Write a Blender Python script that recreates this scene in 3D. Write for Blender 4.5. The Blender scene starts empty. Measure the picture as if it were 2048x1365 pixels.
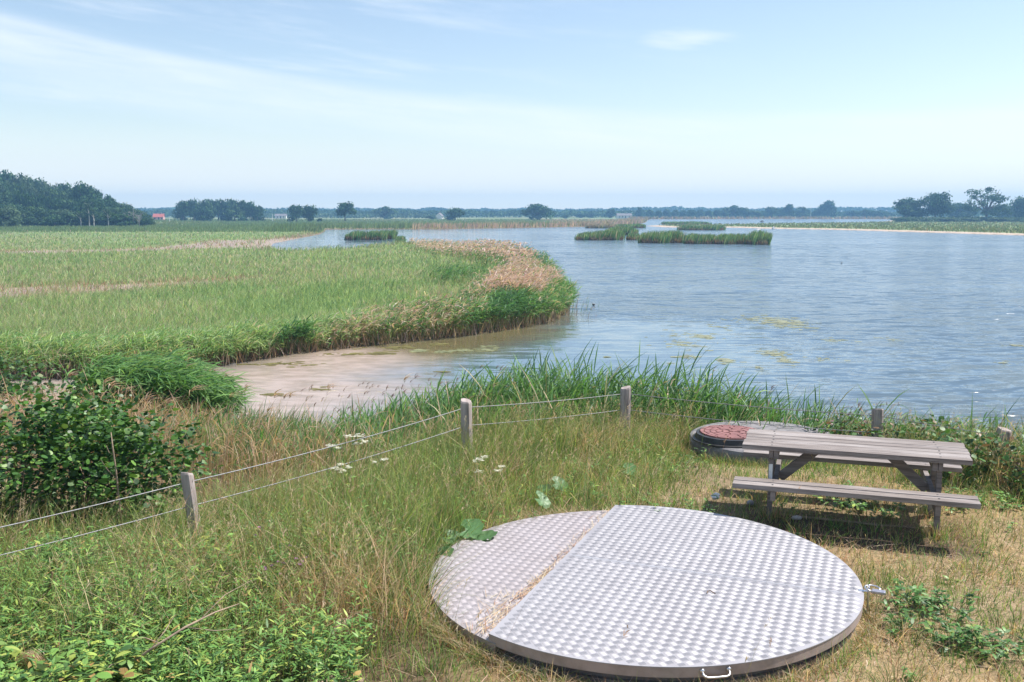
import bpy, bmesh, math, random
import numpy as np
from mathutils import Vector, Matrix

random.seed(7)
rng = np.random.default_rng(11)
SC = bpy.context.scene
COL = SC.collection
PI = math.pi

# ------------------------------------------------------------------ camera
F = 1920.0            # focal length in photo pixels (photo 2048 wide)
HOR = 427.0
CZ = 4.7              # eye height above the water
PITCH = math.atan((682.5 - HOR) / F)
cp, sp = math.cos(PITCH), math.sin(PITCH)
cam_d = bpy.data.cameras.new('camera')
cam_d.sensor_width = 36.0
cam_d.lens = F / 2048 * 36
cam_d.clip_start = 0.1
cam_d.clip_end = 6000
cam = bpy.data.objects.new('camera', cam_d)
COL.objects.link(cam)
cam.location = (0, 0, CZ)
cam.rotation_euler = (PI / 2 - PITCH, 0, 0)
SC.camera = cam


def G(px, py, z=0.0):
    """point of the place seen at a photo pixel, on the level z"""
    u = (px - 1024) / F
    v = -(py - 682.5) / F
    dy, dz = cp + v * sp, -sp + v * cp
    t = (z - CZ) / dz
    return (u * t, dy * t)


def At(px, py, Y):
    """point seen at a photo pixel at the distance Y"""
    u = (px - 1024) / F
    v = -(py - 682.5) / F
    dy, dz = cp + v * sp, -sp + v * cp
    t = Y / dy
    return (u * t, Y, CZ + dz * t)


# ------------------------------------------------------------------ helpers
def tag(o, label=None, cat=None, group=None, kind=None):
    if label: o['label'] = label
    if cat: o['category'] = cat
    if group: o['group'] = group
    if kind: o['kind'] = kind
    return o


def thing(name, label, cat, loc=(0, 0, 0), rotz=0.0, group=None):
    o = bpy.data.objects.new(name, None)
    o.empty_display_size = 0.2
    COL.objects.link(o)
    o.location = loc
    o.rotation_euler = (0, 0, rotz)
    return tag(o, label, cat, group)


def link(name, me, mat=None, parent=None, loc=None):
    o = bpy.data.objects.new(name, me)
    COL.objects.link(o)
    if mat is not None and not me.materials:
        me.materials.append(mat)
    if parent is not None:
        o.parent = parent
    if loc is not None:
        o.location = loc
    return o


def obj(name, bm, mat, parent=None, loc=None, smooth=False):
    me = bpy.data.meshes.new(name)
    bm.normal_update()
    bm.to_mesh(me)
    bm.free()
    if smooth:
        for p in me.polygons: p.use_smooth = True
    return link(name, me, mat, parent, loc)


def np_mesh(name, V, T, C=None, smooth=False):
    """mesh from vertex array, triangle (or quad) index array and colours"""
    V = np.ascontiguousarray(V, dtype=np.float32)
    T = np.ascontiguousarray(T, dtype=np.int32)
    k = T.shape[1]
    me = bpy.data.meshes.new(name)
    me.vertices.add(len(V))
    me.vertices.foreach_set('co', V.ravel())
    me.loops.add(T.size)
    me.loops.foreach_set('vertex_index', T.ravel())
    me.polygons.add(len(T))
    me.polygons.foreach_set('loop_start', np.arange(0, T.size, k, dtype=np.int32))
    me.polygons.foreach_set('loop_total', np.full(len(T), k, dtype=np.int32))
    if smooth:
        me.polygons.foreach_set('use_smooth', np.ones(len(T), dtype=bool))
    me.update(calc_edges=True)
    if C is not None:
        a = me.attributes.new('col', 'FLOAT_COLOR', 'POINT')
        C4 = np.ones((len(V), 4), dtype=np.float32)
        C4[:, :3] = C
        a.data.foreach_set('color', C4.ravel())
    return me


class Bag:
    """collects ribbons into one mesh"""
    def __init__(s):
        s.V, s.T, s.C, s.n = [], [], [], 0

    def add(s, V, T, C):
        s.V.append(V); s.T.append(T + s.n); s.C.append(C); s.n += len(V)

    def mesh(s, name):
        return np_mesh(name, np.concatenate(s.V), np.concatenate(s.T), np.concatenate(s.C))

    def ribbon(s, base, a, b, side, S, col, prof='blade', tipcol=None):
        """strips along base + a t + b t^2, half-width vector side"""
        N = len(base)
        if N == 0: return
        t = np.linspace(0, 1, S + 1)
        if prof == 'blade': w = (1 - t) ** 0.6
        elif prof == 'leaf': w = np.sin(PI * (0.12 + 0.88 * t)) ** 0.8 * np.where(t < 1, 1, 0)
        elif prof == 'round': w = np.sin(PI * (0.06 + 0.94 * t)) ** 0.5 * np.where(t < 1, 1, 0)
        elif prof == 'plume': w = np.sin(PI * (0.1 + 0.9 * t)) ** 0.7 * np.where(t < 1, 1, 0)
        else: w = np.where(t < 1, 1.0 - 0.4 * t, 0)
        P = base[:, None, :] + a[:, None, :] * t[None, :, None] + b[:, None, :] * (t ** 2)[None, :, None]
        W = side[:, None, :] * w[None, :, None]
        V = np.empty((N, 2 * S + 1, 3), dtype=np.float32)
        V[:, 0:2 * S:2] = (P - W)[:, :S]
        V[:, 1:2 * S:2] = (P + W)[:, :S]
        V[:, 2 * S] = P[:, S]
        tr = []
        for i in range(S - 1):
            tr += [(2 * i, 2 * i + 1, 2 * i + 3), (2 * i, 2 * i + 3, 2 * i + 2)]
        tr.append((2 * S - 2, 2 * S - 1, 2 * S))
        tr = np.array(tr, dtype=np.int32)
        T = (tr[None] + (np.arange(N, dtype=np.int32) * (2 * S + 1))[:, None, None]).reshape(-1, 3)
        if tipcol is None:
            C = np.repeat(col[:, None, :], 2 * S + 1, axis=1)
        else:
            tt = np.empty(2 * S + 1); tt[0:2 * S:2] = t[:S]; tt[1:2 * S:2] = t[:S]; tt[2 * S] = 1
            C = col[:, None, :] * (1 - tt)[None, :, None] + tipcol[:, None, :] * tt[None, :, None]
        s.add(V.reshape(-1, 3), T, C.reshape(-1, 3).astype(np.float32))


def hdir(n, mean=None, spread=PI):
    """horizontal unit vectors"""
    if mean is None: an = rng.uniform(0, 2 * PI, n)
    else: an = mean + rng.normal(0, spread, n)
    return np.stack([np.cos(an), np.sin(an), np.zeros(n)], 1)


UP = np.array([0, 0, 1.0])


def pick(pal, probs, var=0.25):
    """one colour per row of probs"""
    pal = np.array(pal)
    p = probs / probs.sum(1, keepdims=True)
    c = np.cumsum(p, 1)
    i = (rng.random(len(p))[:, None] > c).sum(1).clip(0, len(pal) - 1)
    col = pal[i]
    return col * rng.uniform(1 - var, 1 + var, (len(p), 1)) * rng.uniform(0.93, 1.07, (len(p), 3))


def _hash(ix, iy, seed):
    h = (ix.astype(np.int64) * 374761393 + iy.astype(np.int64) * 668265263 + seed * 1442695041) & 0x7fffffff
    h = ((h ^ (h >> 13)) * 1274126177) & 0x7fffffff
    return ((h ^ (h >> 16)) & 0xffff) / 65535.0


def vnoise(x, y, seed=0, octv=3):
    """value noise 0..1"""
    x = np.asarray(x, dtype=np.float64); y = np.asarray(y, dtype=np.float64)
    tot = 0; amp = 1.0; nrm = 0
    for o in range(octv):
        fx, fy = np.floor(x), np.floor(y)
        tx, ty = x - fx, y - fy
        tx = tx * tx * (3 - 2 * tx); ty = ty * ty * (3 - 2 * ty)
        a = _hash(fx, fy, seed + o); b = _hash(fx + 1, fy, seed + o)
        c = _hash(fx, fy + 1, seed + o); d = _hash(fx + 1, fy + 1, seed + o)
        tot = tot + amp * ((a * (1 - tx) + b * tx) * (1 - ty) + (c * (1 - tx) + d * tx) * ty)
        nrm += amp; amp *= 0.5; x = x * 2.03 + 17.1; y = y * 2.03 + 5.7
    return tot / nrm


def sstep(a, b, x):
    t = np.clip((np.asarray(x, dtype=np.float64) - a) / (b - a), 0, 1)
    return t * t * (3 - 2 * t)


def sdist(poly, x, y):
    """signed distance to a polygon, positive inside"""
    x = np.asarray(x, dtype=np.float64); y = np.asarray(y, dtype=np.float64)
    d2 = np.full(x.shape, 1e18)
    ins = np.zeros(x.shape, dtype=bool)
    n = len(poly)
    for i in range(n):
        x0, y0 = poly[i]; x1, y1 = poly[(i + 1) % n]
        ex, ey = x1 - x0, y1 - y0
        L2 = ex * ex + ey * ey + 1e-12
        t = np.clip(((x - x0) * ex + (y - y0) * ey) / L2, 0, 1)
        qx, qy = x - x0 - t * ex, y - y0 - t * ey
        d2 = np.minimum(d2, qx * qx + qy * qy)
        if y0 != y1:
            c = ((y0 > y) != (y1 > y)) & (x < ex * (y - y0) / (y1 - y0) + x0)
            ins ^= c
    d = np.sqrt(d2)
    return np.where(ins, d, -d)


# ------------------------------------------------------------------ node materials
def new_mat(name):
    m = bpy.data.materials.new(name)
    m.use_nodes = True
    nt = m.node_tree
    nt.nodes.clear()
    return m, nt


class NT:
    def __init__(s, nt): s.nt = nt

    def node(s, typ, **kw):
        n = s.nt.nodes.new(typ)
        for k, v in kw.items():
            if k.startswith('i_'):
                key = k[2:]
                key = int(key) if key.isdigit() else key.replace('_', ' ')
                s.setin(n.inputs[key], v)
            else:
                setattr(n, k, v)
        return n

    def setin(s, sock, v):
        if isinstance(v, bpy.types.NodeSocket): s.nt.links.new(v, sock)
        elif isinstance(v, bpy.types.Node): s.nt.links.new(v.outputs[0], sock)
        else:
            try: sock.default_value = v
            except Exception: sock.default_value = (*v, 1.0)

    def math(s, op, a, b=0.0, c=0.0, clamp=False):
        n = s.nt.nodes.new('ShaderNodeMath'); n.operation = op; n.use_clamp = clamp
        s.setin(n.inputs[0], a); s.setin(n.inputs[1], b); s.setin(n.inputs[2], c)
        return n.outputs[0]

    def step(s, v, a, b):
        n = s.nt.nodes.new('ShaderNodeMapRange'); n.interpolation_type = 'SMOOTHSTEP'
        s.setin(n.inputs[0], v); s.setin(n.inputs[1], a); s.setin(n.inputs[2], b)
        return n.outputs[0]

    def mix(s, f, a, b, mode='MIX'):
        n = s.nt.nodes.new('ShaderNodeMix'); n.data_type = 'RGBA'; n.blend_type = mode
        n.clamp_factor = True
        s.setin(n.inputs[0], f); s.setin(n.inputs[6], a); s.setin(n.inputs[7], b)
        return n.outputs[2]

    def noise(s, vec, scale, detail=3, rough=0.55, **kw):
        n = s.node('ShaderNodeTexNoise')
        s.setin(n.inputs['Vector'], vec)
        n.inputs['Scale'].default_value = scale
        n.inputs['Detail'].default_value = detail
        n.inputs['Roughness'].default_value = rough
        return n.outputs[0]

    def mapping(s, vec, scale=(1, 1, 1), rot=(0, 0, 0), loc=(0, 0, 0)):
        n = s.node('ShaderNodeMapping')
        s.setin(n.inputs[0], vec)
        n.inputs[1].default_value = loc
        n.inputs[2].default_value = rot
        n.inputs[3].default_value = scale
        return n.outputs[0]


def col4(c): return (c[0], c[1], c[2], 1.0)


def mat_foliage(name, trans=0.3, rough=0.55, spec=0.25):
    m, nt = new_mat(name); t = NT(nt)
    at = t.node('ShaderNodeAttribute', attribute_name='col')
    p = t.node('ShaderNodeBsdfPrincipled')
    t.setin(p.inputs['Base Color'], at.outputs['Color'])
    p.inputs['Roughness'].default_value = rough
    p.inputs['Specular IOR Level'].default_value = spec
    tr = t.node('ShaderNodeBsdfTranslucent')
    tc = t.mix(1.0, at.outputs['Color'], (1.25, 1.2, 0.75, 1), 'MULTIPLY')
    t.setin(tr.inputs[0], tc)
    mx = t.node('ShaderNodeMixShader')
    mx.inputs[0].default_value = trans
    t.setin(mx.inputs[1], p); t.setin(mx.inputs[2], tr)
    o = t.node('ShaderNodeOutputMaterial')
    t.setin(o.inputs[0], mx)
    return m


def mat_simple(name, c, rough=0.6, metal=0.0, c2=None, nscale=8.0, bump=0.0, stretch=(1, 1, 1), spec=0.4, lo=0.4, hi=0.65):
    """principled with object-space noise between two real colours"""
    m, nt = new_mat(name); t = NT(nt)
    p = t.node('ShaderNodeBsdfPrincipled')
    tc = t.node('ShaderNodeTexCoord')
    mp = t.mapping(tc.outputs['Object'], stretch)
    nz = t.noise(mp, nscale, 5, 0.6)
    c2 = c2 or tuple(x * 0.8 for x in c)
    f = t.step(nz, lo, hi)
    t.setin(p.inputs['Base Color'], t.mix(f, col4(c), col4(c2)))
    p.inputs['Roughness'].default_value = rough
    p.inputs['Metallic'].default_value = metal
    p.inputs['Specular IOR Level'].default_value = spec
    if bump:
        b = t.node('ShaderNodeBump')
        b.inputs['Strength'].default_value = 1.0
        b.inputs['Distance'].default_value = bump
        t.setin(b.inputs['Height'], nz)
        t.setin(p.inputs['Normal'], b.outputs[0])
    o = t.node('ShaderNodeOutputMaterial')
    t.setin(o.inputs[0], p)
    return m


def mat_wood(name, c, c2, c3, scale=1.0):
    """weathered boards, grain along local x"""
    m, nt = new_mat(name); t = NT(nt)
    p = t.node('ShaderNodeBsdfPrincipled')
    tc = t.node('ShaderNodeTexCoord')
    g1 = t.noise(t.mapping(tc.outputs['Object'], (2.2 * scale, 60 * scale, 40 * scale)), 1.0, 6, 0.65)
    g2 = t.noise(t.mapping(tc.outputs['Object'], (0.9, 5, 5)), 1.4, 3, 0.5)
    g3 = t.noise(t.mapping(tc.outputs['Object'], (5, 140, 140)), 1.0, 3, 0.5)
    a = t.mix(t.step(g1, 0.40, 0.60), col4(c), col4(c2))
    b = t.mix(t.step(g2, 0.42, 0.72), a, col4(c3))
    k = t.mix(t.step(g3, 0.6, 0.72), b, col4(tuple(x * 0.45 for x in c2)))
    t.setin(p.inputs['Base Color'], k)
    p.inputs['Roughness'].default_value = 0.75
    p.inputs['Specular IOR Level'].default_value = 0.25
    bm_ = t.node('ShaderNodeBump')
    bm_.inputs['Strength'].default_value = 0.7
    bm_.inputs['Distance'].default_value = 0.003
    t.setin(bm_.inputs['Height'], g1)
    t.setin(p.inputs['Normal'], bm_.outputs[0])
    o = t.node('ShaderNodeOutputMaterial')
    t.setin(o.inputs[0], p)
    return m


M = {}
M['grass'] = mat_foliage('grass', 0.42, 0.6, 0.2)
M['reed'] = mat_foliage('reed', 0.42, 0.5, 0.3)
M['leaf'] = mat_foliage('leaf', 0.25, 0.45, 0.4)
M['tree_leaf'] = mat_foliage('tree_leaf', 0.25, 0.7, 0.15)
M['petal'] = mat_foliage('petal', 0.35, 0.7, 0.1)
M['bark'] = mat_simple('bark', (0.14, 0.11, 0.09), 0.9, 0, (0.07, 0.055, 0.045), 6, 0.02)
M['pale_bark'] = mat_simple('pale_bark', (0.62, 0.6, 0.56), 0.8, 0, (0.35, 0.33, 0.3), 1.2)
M['dead_wood'] = mat_simple('dead_wood', (0.36, 0.27, 0.19), 0.85, 0, (0.22, 0.16, 0.12), 20, 0.003)
M['dark_wood'] = mat_simple('dark_wood', (0.2, 0.12, 0.07), 0.85, 0, (0.1, 0.06, 0.04), 30, 0.003)
M['table_wood'] = mat_wood('table_wood', (0.265, 0.23, 0.212), (0.165, 0.138, 0.127), (0.35, 0.315, 0.30))
M['table_frame'] = mat_wood('table_frame', (0.235, 0.20, 0.185), (0.15, 0.127, 0.117), (0.28, 0.25, 0.235))
M['post_wood'] = mat_wood('post_wood', (0.38, 0.32, 0.295), (0.2, 0.16, 0.145), (0.45, 0.39, 0.37), 0.8)
M['wire'] = mat_simple('wire', (0.27, 0.27, 0.275), 0.5, 0.3, (0.2, 0.2, 0.2), 30)
M['alu'] = mat_simple('alu', (0.40, 0.388, 0.405), 0.52, 0.25, (0.345, 0.33, 0.345), 3.0)
M['alu_dusty'] = mat_simple('alu_dusty', (0.37, 0.34, 0.35), 0.6, 0.25, (0.33, 0.295, 0.295), 2.5)
M['bar'] = mat_simple('bar', (0.345, 0.34, 0.36), 0.54, 0.3, (0.31, 0.305, 0.325), 5)
M['bar_dusty'] = mat_simple('bar_dusty', (0.375, 0.345, 0.36), 0.55, 0.25, (0.335, 0.305, 0.315), 4)
M['rim'] = mat_simple('rim', (0.43, 0.35, 0.32), 0.55, 0.25, (0.33, 0.265, 0.235), 5)
M['ring'] = mat_simple('ring', (0.22, 0.2, 0.2), 0.7, 0.2, (0.15, 0.13, 0.13), 6)
M['steel'] = mat_simple('steel', (0.78, 0.77, 0.77), 0.3, 0.95, (0.7, 0.68, 0.68), 20)
M['lock_body'] = mat_simple('lock_body', (0.55, 0.53, 0.58), 0.35, 0.8, (0.45, 0.43, 0.48), 30)
M['concrete'] = mat_simple('concrete', (0.23, 0.22, 0.225), 0.9, 0, (0.15, 0.145, 0.15), 9, 0.006)
M['black_plastic'] = mat_simple('black_plastic', (0.03, 0.03, 0.033), 0.45, 0, (0.05, 0.05, 0.05), 10)
M['red_cast'] = mat_simple('red_cast', (0.27, 0.125, 0.118), 0.75, 0, (0.22, 0.105, 0.10), 9, 0.002)
M['red_dark'] = mat_simple('red_dark', (0.12, 0.045, 0.04), 0.8, 0, (0.09, 0.035, 0.03), 9)
M['paper'] = mat_simple('paper', (0.8, 0.8, 0.78), 0.7, 0, (0.7, 0.7, 0.68), 20)
M['stone'] = mat_simple('stone', (0.33, 0.31, 0.32), 0.8, 0, (0.22, 0.21, 0.22), 14, 0.01)
M['pale_stone'] = mat_simple('pale_stone', (0.62, 0.58, 0.55), 0.85, 0, (0.45, 0.42, 0.4), 2, 0.02)
M['dark_rock'] = mat_simple('dark_rock', (0.1, 0.1, 0.1), 0.8, 0, (0.06, 0.06, 0.06), 2, 0.02)
M['feather'] = mat_simple('feather', (0.045, 0.045, 0.05), 0.7, 0, (0.03, 0.03, 0.03), 30)
M['beak'] = mat_simple('beak', (0.7, 0.65, 0.55), 0.5)
M['white_wall'] = mat_simple('white_wall', (0.78, 0.75, 0.7), 0.8, 0, (0.7, 0.67, 0.62), 1.0)
M['red_wall'] = mat_simple('red_wall', (0.62, 0.34, 0.3), 0.8, 0, (0.56, 0.3, 0.27), 1.0)
M['red_roof'] = mat_simple('red_roof', (0.42, 0.12, 0.09), 0.75, 0, (0.34, 0.10, 0.08), 1.5)
M['grey_roof'] = mat_simple('grey_roof', (0.22, 0.2, 0.2), 0.8, 0, (0.17, 0.15, 0.15), 1.5)
M['dark_glass'] = mat_simple('dark_glass', (0.04, 0.05, 0.06), 0.15, 0, (0.03, 0.04, 0.05), 1.0)
M['white_paint'] = mat_simple('white_paint', (0.8, 0.8, 0.8), 0.5, 0, (0.74, 0.74, 0.74), 3)

# ------------------------------------------------------------------ the lie of the land
NEAR = [(-60, 26), (-15, 24.8), (-11, 23.2), (-8, 21.8), (-5.3, 20.6), (-4, 19.6), (-2, 18.2), (0, 17.2),
        (3, 16.6), (6, 16), (9, 15.2), (12, 14.2), (20, 12), (60, 8), (60, -40), (-60, -40)]
_m = [(-700, 765), (90, 757), (250, 752), (390, 738), (500, 721), (600, 706), (700, 695), (800, 685), (900, 675),
      (1000, 662), (1050, 654), (1100, 644), (1128, 631), (1134, 612), (1122, 590), (1105, 563), (1096, 542),
      (1090, 531), (1080, 521), (1048, 510), (1000, 504), (940, 497), (860, 490), (800, 488), (700, 500),
      (620, 505), (560, 504), (538, 496), (548, 487), (600, 477), (640, 469), (650, 463), (652, 459.5),
      (760, 459), (880, 459), (1020, 457), (1120, 455), (1180, 454), (1265, 450), (1290, 446), (1296, 441)]
MARSH = [G(px, py) for px, py in _m] + [G(1300, 439.2), G(1500, 438.6), G(1700, 438.8), (420, 712), (1700, 690), (2600, 690), (2600, 2600), (-2600, 2600),
                                        (-2600, 34)]
_s = [(1290, 452.5), (1330, 455.2), (1400, 456), (1460, 455.6), (1545, 458.2), (1640, 459.5), (1720, 461.5), (1800, 464),
      (1900, 467), (2048, 471.5), (2400, 482)]
SPIT = [G(px, py) for px, py in _s] + [(900, 150), (1700, 200), (1700, 760), (430, 720), G(1785, 441), G(1760, 444.5), G(1680, 446.5),
                                       G(1560, 447.5), G(1450, 449.8), G(1330, 451)]
MUD1 = [G(px, py, 0.3) for px, py in [(-300, 566), (0, 577), (120, 571), (250, 569), (340, 565), (430, 561), (520, 556), (430, 566), (330, 573), (230, 581), (120, 592),
                                 (50, 598), (0, 601), (-300, 612)]]
MUD2 = [G(px, py, 0.3) for px, py in [(-300, 505), (0, 503), (110, 501), (200, 500), (300, 497), (390, 487), (430, 481), (520, 480), (600, 474), (640, 467), (652, 464),
                                 (640, 471), (600, 480), (545, 490), (530, 498), (430, 497), (330, 501), (200, 504), (0, 508), (-300, 512)]]


def gz(x, y):
    """ground height"""
    x = np.asarray(x, dtype=np.float64); y = np.asarray(y, dtype=np.float64)
    sn = sdist(NEAR, x, y)
    wl = 6.2 + 5.6 * sstep(0.5, -3.5, x)
    hn = np.where(sn > 0, 1.77 * sstep(-0.4, 1.0, sn / wl) ** (1.0 + 0.45 * sstep(0.5, -3.5, x)) * (sn > 0) + 0.02, sn * 0.12)
    hn = np.where(sn > 0, hn - (1.77 * sstep(-0.4, 1.0, 0.0)) ** 1.0 * np.clip(1 - sn / 2.0, 0, 1) * 0.9, hn)
    hn = hn + np.where(sn > 1, 0.05 * (vnoise(x * 0.9, y * 0.9, 3) - 0.5), 0) * np.clip(1 - np.exp(-((x - 1) ** 2 + (y - 7.2) ** 2 - 3) / 1.0), 0, 1)
    sm = np.maximum(sdist(MARSH, x, y), sdist(SPIT, x, y))
    k = 1 + np.clip(y - 60, 0, 2000) * 0.01
    hm = np.clip(sm * 0.3 / k, -0.8, 0.28) + np.where(sm > 0, 0.05 * (vnoise(x * 0.3, y * 0.3, 9) - 0.5), 0)
    h = np.maximum(hn, hm)
    # wooded rise on the left and low rises far off
    h = h + 11 * np.exp(-(((x + 262) / 66) ** 2 + ((y - 420) / 45) ** 2)) * (y > 200)
    h = h + 0.0016 * np.clip(y - 700, 0, 2000)
    return h


def gz1(x, y): return float(gz(np.array([x]), np.array([y]))[0])


def sheet(rows, cols, zf):
    ys = np.concatenate([np.linspace(-25, 3.5, 14), np.geomspace(4, 2050, rows)])
    s = np.linspace(-1, 1, cols)
    s = np.sign(s) * (0.55 * np.abs(s) + 0.45 * np.abs(s) ** 3)
    X = s[None, :] * (np.abs(ys)[:, None] * 0.78 + 16) * 1.05
    X = np.where(ys[:, None] < 0, s[None, :] * 40, X)
    Y = np.repeat(ys[:, None], cols, 1)
    n, m = X.shape
    Z = zf(X.ravel(), Y.ravel())
    V = np.stack([X.ravel(), Y.ravel(), Z], 1)
    i = np.arange(n * m).reshape(n, m)
    T = np.stack([i[:-1, :-1].ravel(), i[:-1, 1:].ravel(), i[1:, 1:].ravel(), i[1:, :-1].ravel()], 1)
    return V, T


V, T = sheet(620, 420, gz)
x, y = V[:, 0], V[:, 1]
sn = sdist(NEAR, x, y)
sm = sdist(MARSH, x, y); ss = sdist(SPIT, x, y)
n1 = vnoise(x * 0.7, y * 0.7, 21); n2 = vnoise(x * 0.05, y * 0.02, 33)
soil = np.array([0.21, 0.15, 0.10]); straw = np.array([0.38, 0.285, 0.185]); green = np.array([0.10, 0.135, 0.045])
mud = np.array([0.35, 0.29, 0.275]); sand = np.array([0.55, 0.45, 0.4]); field = np.array([0.20, 0.27, 0.13])
C = np.empty((len(x), 3)); C[:] = green
near = sn > -2
dry = sstep(0.3, 0.7, n1 + 0.25 * sstep(1.0, 3.0, x))
cn = soil[None] * (1 - dry[:, None]) + straw[None] * dry[:, None]
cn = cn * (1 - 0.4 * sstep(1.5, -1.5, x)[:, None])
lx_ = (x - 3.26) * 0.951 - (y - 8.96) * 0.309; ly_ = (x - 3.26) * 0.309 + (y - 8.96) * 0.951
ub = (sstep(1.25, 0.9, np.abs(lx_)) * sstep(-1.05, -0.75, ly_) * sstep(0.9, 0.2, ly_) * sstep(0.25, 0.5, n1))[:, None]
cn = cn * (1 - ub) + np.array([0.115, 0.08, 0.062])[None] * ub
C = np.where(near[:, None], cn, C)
far = (sm > 0) & ~near
fm = sstep(0.25, 0.75, n2)[:, None]
pale = np.array([0.28, 0.29, 0.17])
cf = field[None] * (1 - fm) + pale[None] * fm
mid = sstep(140, 50, y)[:, None]
cf = cf * (1 - mid) + np.array([0.17, 0.215, 0.085])[None] * mid
eb = sstep(2.0 + 0.02 * y, 0.3 + 0.008 * y, sm)[:, None]
cf = cf * (1 - eb) + np.array([0.19, 0.15, 0.10])[None] * eb
C = np.where(far[:, None], cf, C)
m12 = np.maximum(sdist(MUD1, x, y), sdist(MUD2, x, y))
w = (sstep(-1.2, 0.8, m12 + 1.4 * (n1 - 0.5)) * (sm > -2) * (y > 35))[:, None]
C = C * (1 - w) + mud[None] * w
spm = (ss > sm) & (ss > -5)
edge = (sstep(8, 3, ss))[:, None]
cs = (field * 0.95)[None] * (1 - edge) + sand[None] * edge
C = np.where(spm[:, None], cs, C)
wet = ((sn <= 0) & (sm <= 0) & (ss <= 0))
C = np.where(wet[:, None], np.array([0.22, 0.17, 0.12]), C)
me = np_mesh('ground', V, T, C, smooth=True)
m, nt = new_mat('ground'); t = NT(nt)
at = t.node('ShaderNodeAttribute', attribute_name='col')
geo = t.node('ShaderNodeNewGeometry')
na = t.noise(t.mapping(geo.outputs['Position'], (1, 1, 1)), 14, 6, 0.65)
nb = t.noise(t.mapping(geo.outputs['Position'], (1, 0.5, 1)), 0.8, 4, 0.6)
c1 = t.mix(t.step(na, 0.3, 0.7), at.outputs['Color'], (0.6, 0.6, 0.55, 1), 'MULTIPLY')
c2 = t.mix(t.step(nb, 0.35, 0.7), c1, (1.15, 1.1, 0.9, 1), 'MULTIPLY')
p = t.node('ShaderNodeBsdfPrincipled')
t.setin(p.inputs['Base Color'], c2)
p.inputs['Roughness'].default_value = 0.9
p.inputs['Specular IOR Level'].default_value = 0.15
b = t.node('ShaderNodeBump'); b.inputs['Strength'].default_value = 1.0; b.inputs['Distance'].default_value = 0.04
t.setin(b.inputs['Height'], na); t.setin(p.inputs['Normal'], b.outputs[0])
t.setin(t.node('ShaderNodeOutputMaterial').inputs[0], p)
tag(link('ground', me, m), kind='structure')

# ------------------------------------------------------------------ water
V, T = sheet(420, 300, lambda x, y: np.zeros(len(x)))
x, y = V[:, 0], V[:, 1]
BAY = [G(px, py) for px, py in [(-500, 750), (80, 750), (300, 745), (420, 728), (600, 700), (720, 690), (800, 700), (880, 735), (800, 760), (820, 800), (760, 840),
                                (640, 900), (500, 960), (-500, 1000)]]
OLIVE = [G(px, py) for px, py in [(600, 690), (700, 685), (900, 668), (1060, 645), (1140, 630), (1100, 665), (1000, 705), (860, 720), (700, 712), (450, 745), (400, 740)]]
CALM = [G(px, py) for px, py in [(300, 740), (1130, 640), (1230, 640), (1500, 655), (1560, 690), (1500, 760), (1420, 800), (1200, 900), (600, 1000), (-200, 1000)]]
POOL = [G(px, py) for px, py in [(520, 500), (560, 480), (650, 455), (900, 456), (1020, 470), (1000, 480), (820, 492), (700, 505)]]
nz = vnoise(x * 0.35, y * 0.35, 5) - 0.5
bay = sstep(-1.8, 2.2, sdist(BAY, x, y) + 2.5 * nz)
ol = sstep(-2.0, 1.5, sdist(OLIVE, x, y) + 2.0 * nz)
calm = np.maximum(sstep(-6.0, 2.5, sdist(CALM, x, y) + 3 * nz), 0.85 * sstep(-10, 8, sdist(POOL, x, y)))
# R = mud, G = olive shallows, B = calm
me = np_mesh('water', V, T, np.stack([bay, np.maximum(ol, 0.55 * sstep(-11, -1, sdist(NEAR, x, y) + 2 * nz) * (1 - bay)), calm], 1), smooth=True)
m, nt = new_mat('water'); t = NT(nt)
at = t.node('ShaderNodeAttribute', attribute_name='col')
sep = t.node('ShaderNodeSeparateColor'); t.setin(sep.inputs[0], at.outputs['Color'])
geo = t.node('ShaderNodeNewGeometry'); pos = geo.outputs['Position']
big = t.noise(t.mapping(pos, (0.008, 0.035, 1), (0, 0, 0.05)), 1.0, 3, 0.6)
wind = t.step(big, 0.36, 0.58)
def ncol(scale, rot, detail, rough):
    n = t.node('ShaderNodeTexNoise')
    t.setin(n.inputs['Vector'], t.mapping(pos, scale, (0, 0, rot)))
    n.inputs['Scale'].default_value = 1.0; n.inputs['Detail'].default_value = detail; n.inputs['Roughness'].default_value = rough
    v = t.node('ShaderNodeVectorMath', operation='SUBTRACT'); t.setin(v.inputs[0], n.outputs['Color']); v.inputs[1].default_value = (0.5, 0.5, 0.5)
    return v.outputs[0]


def vscale(v, sc):
    n = t.node('ShaderNodeVectorMath', operation='MULTIPLY'); t.setin(n.inputs[0], v); n.inputs[1].default_value = sc
    return n.outputs[0]


def vadd(a, b):
    n = t.node('ShaderNodeVectorMath', operation='ADD'); t.setin(n.inputs[0], a); t.setin(n.inputs[1], b)
    return n.outputs[0]


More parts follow.
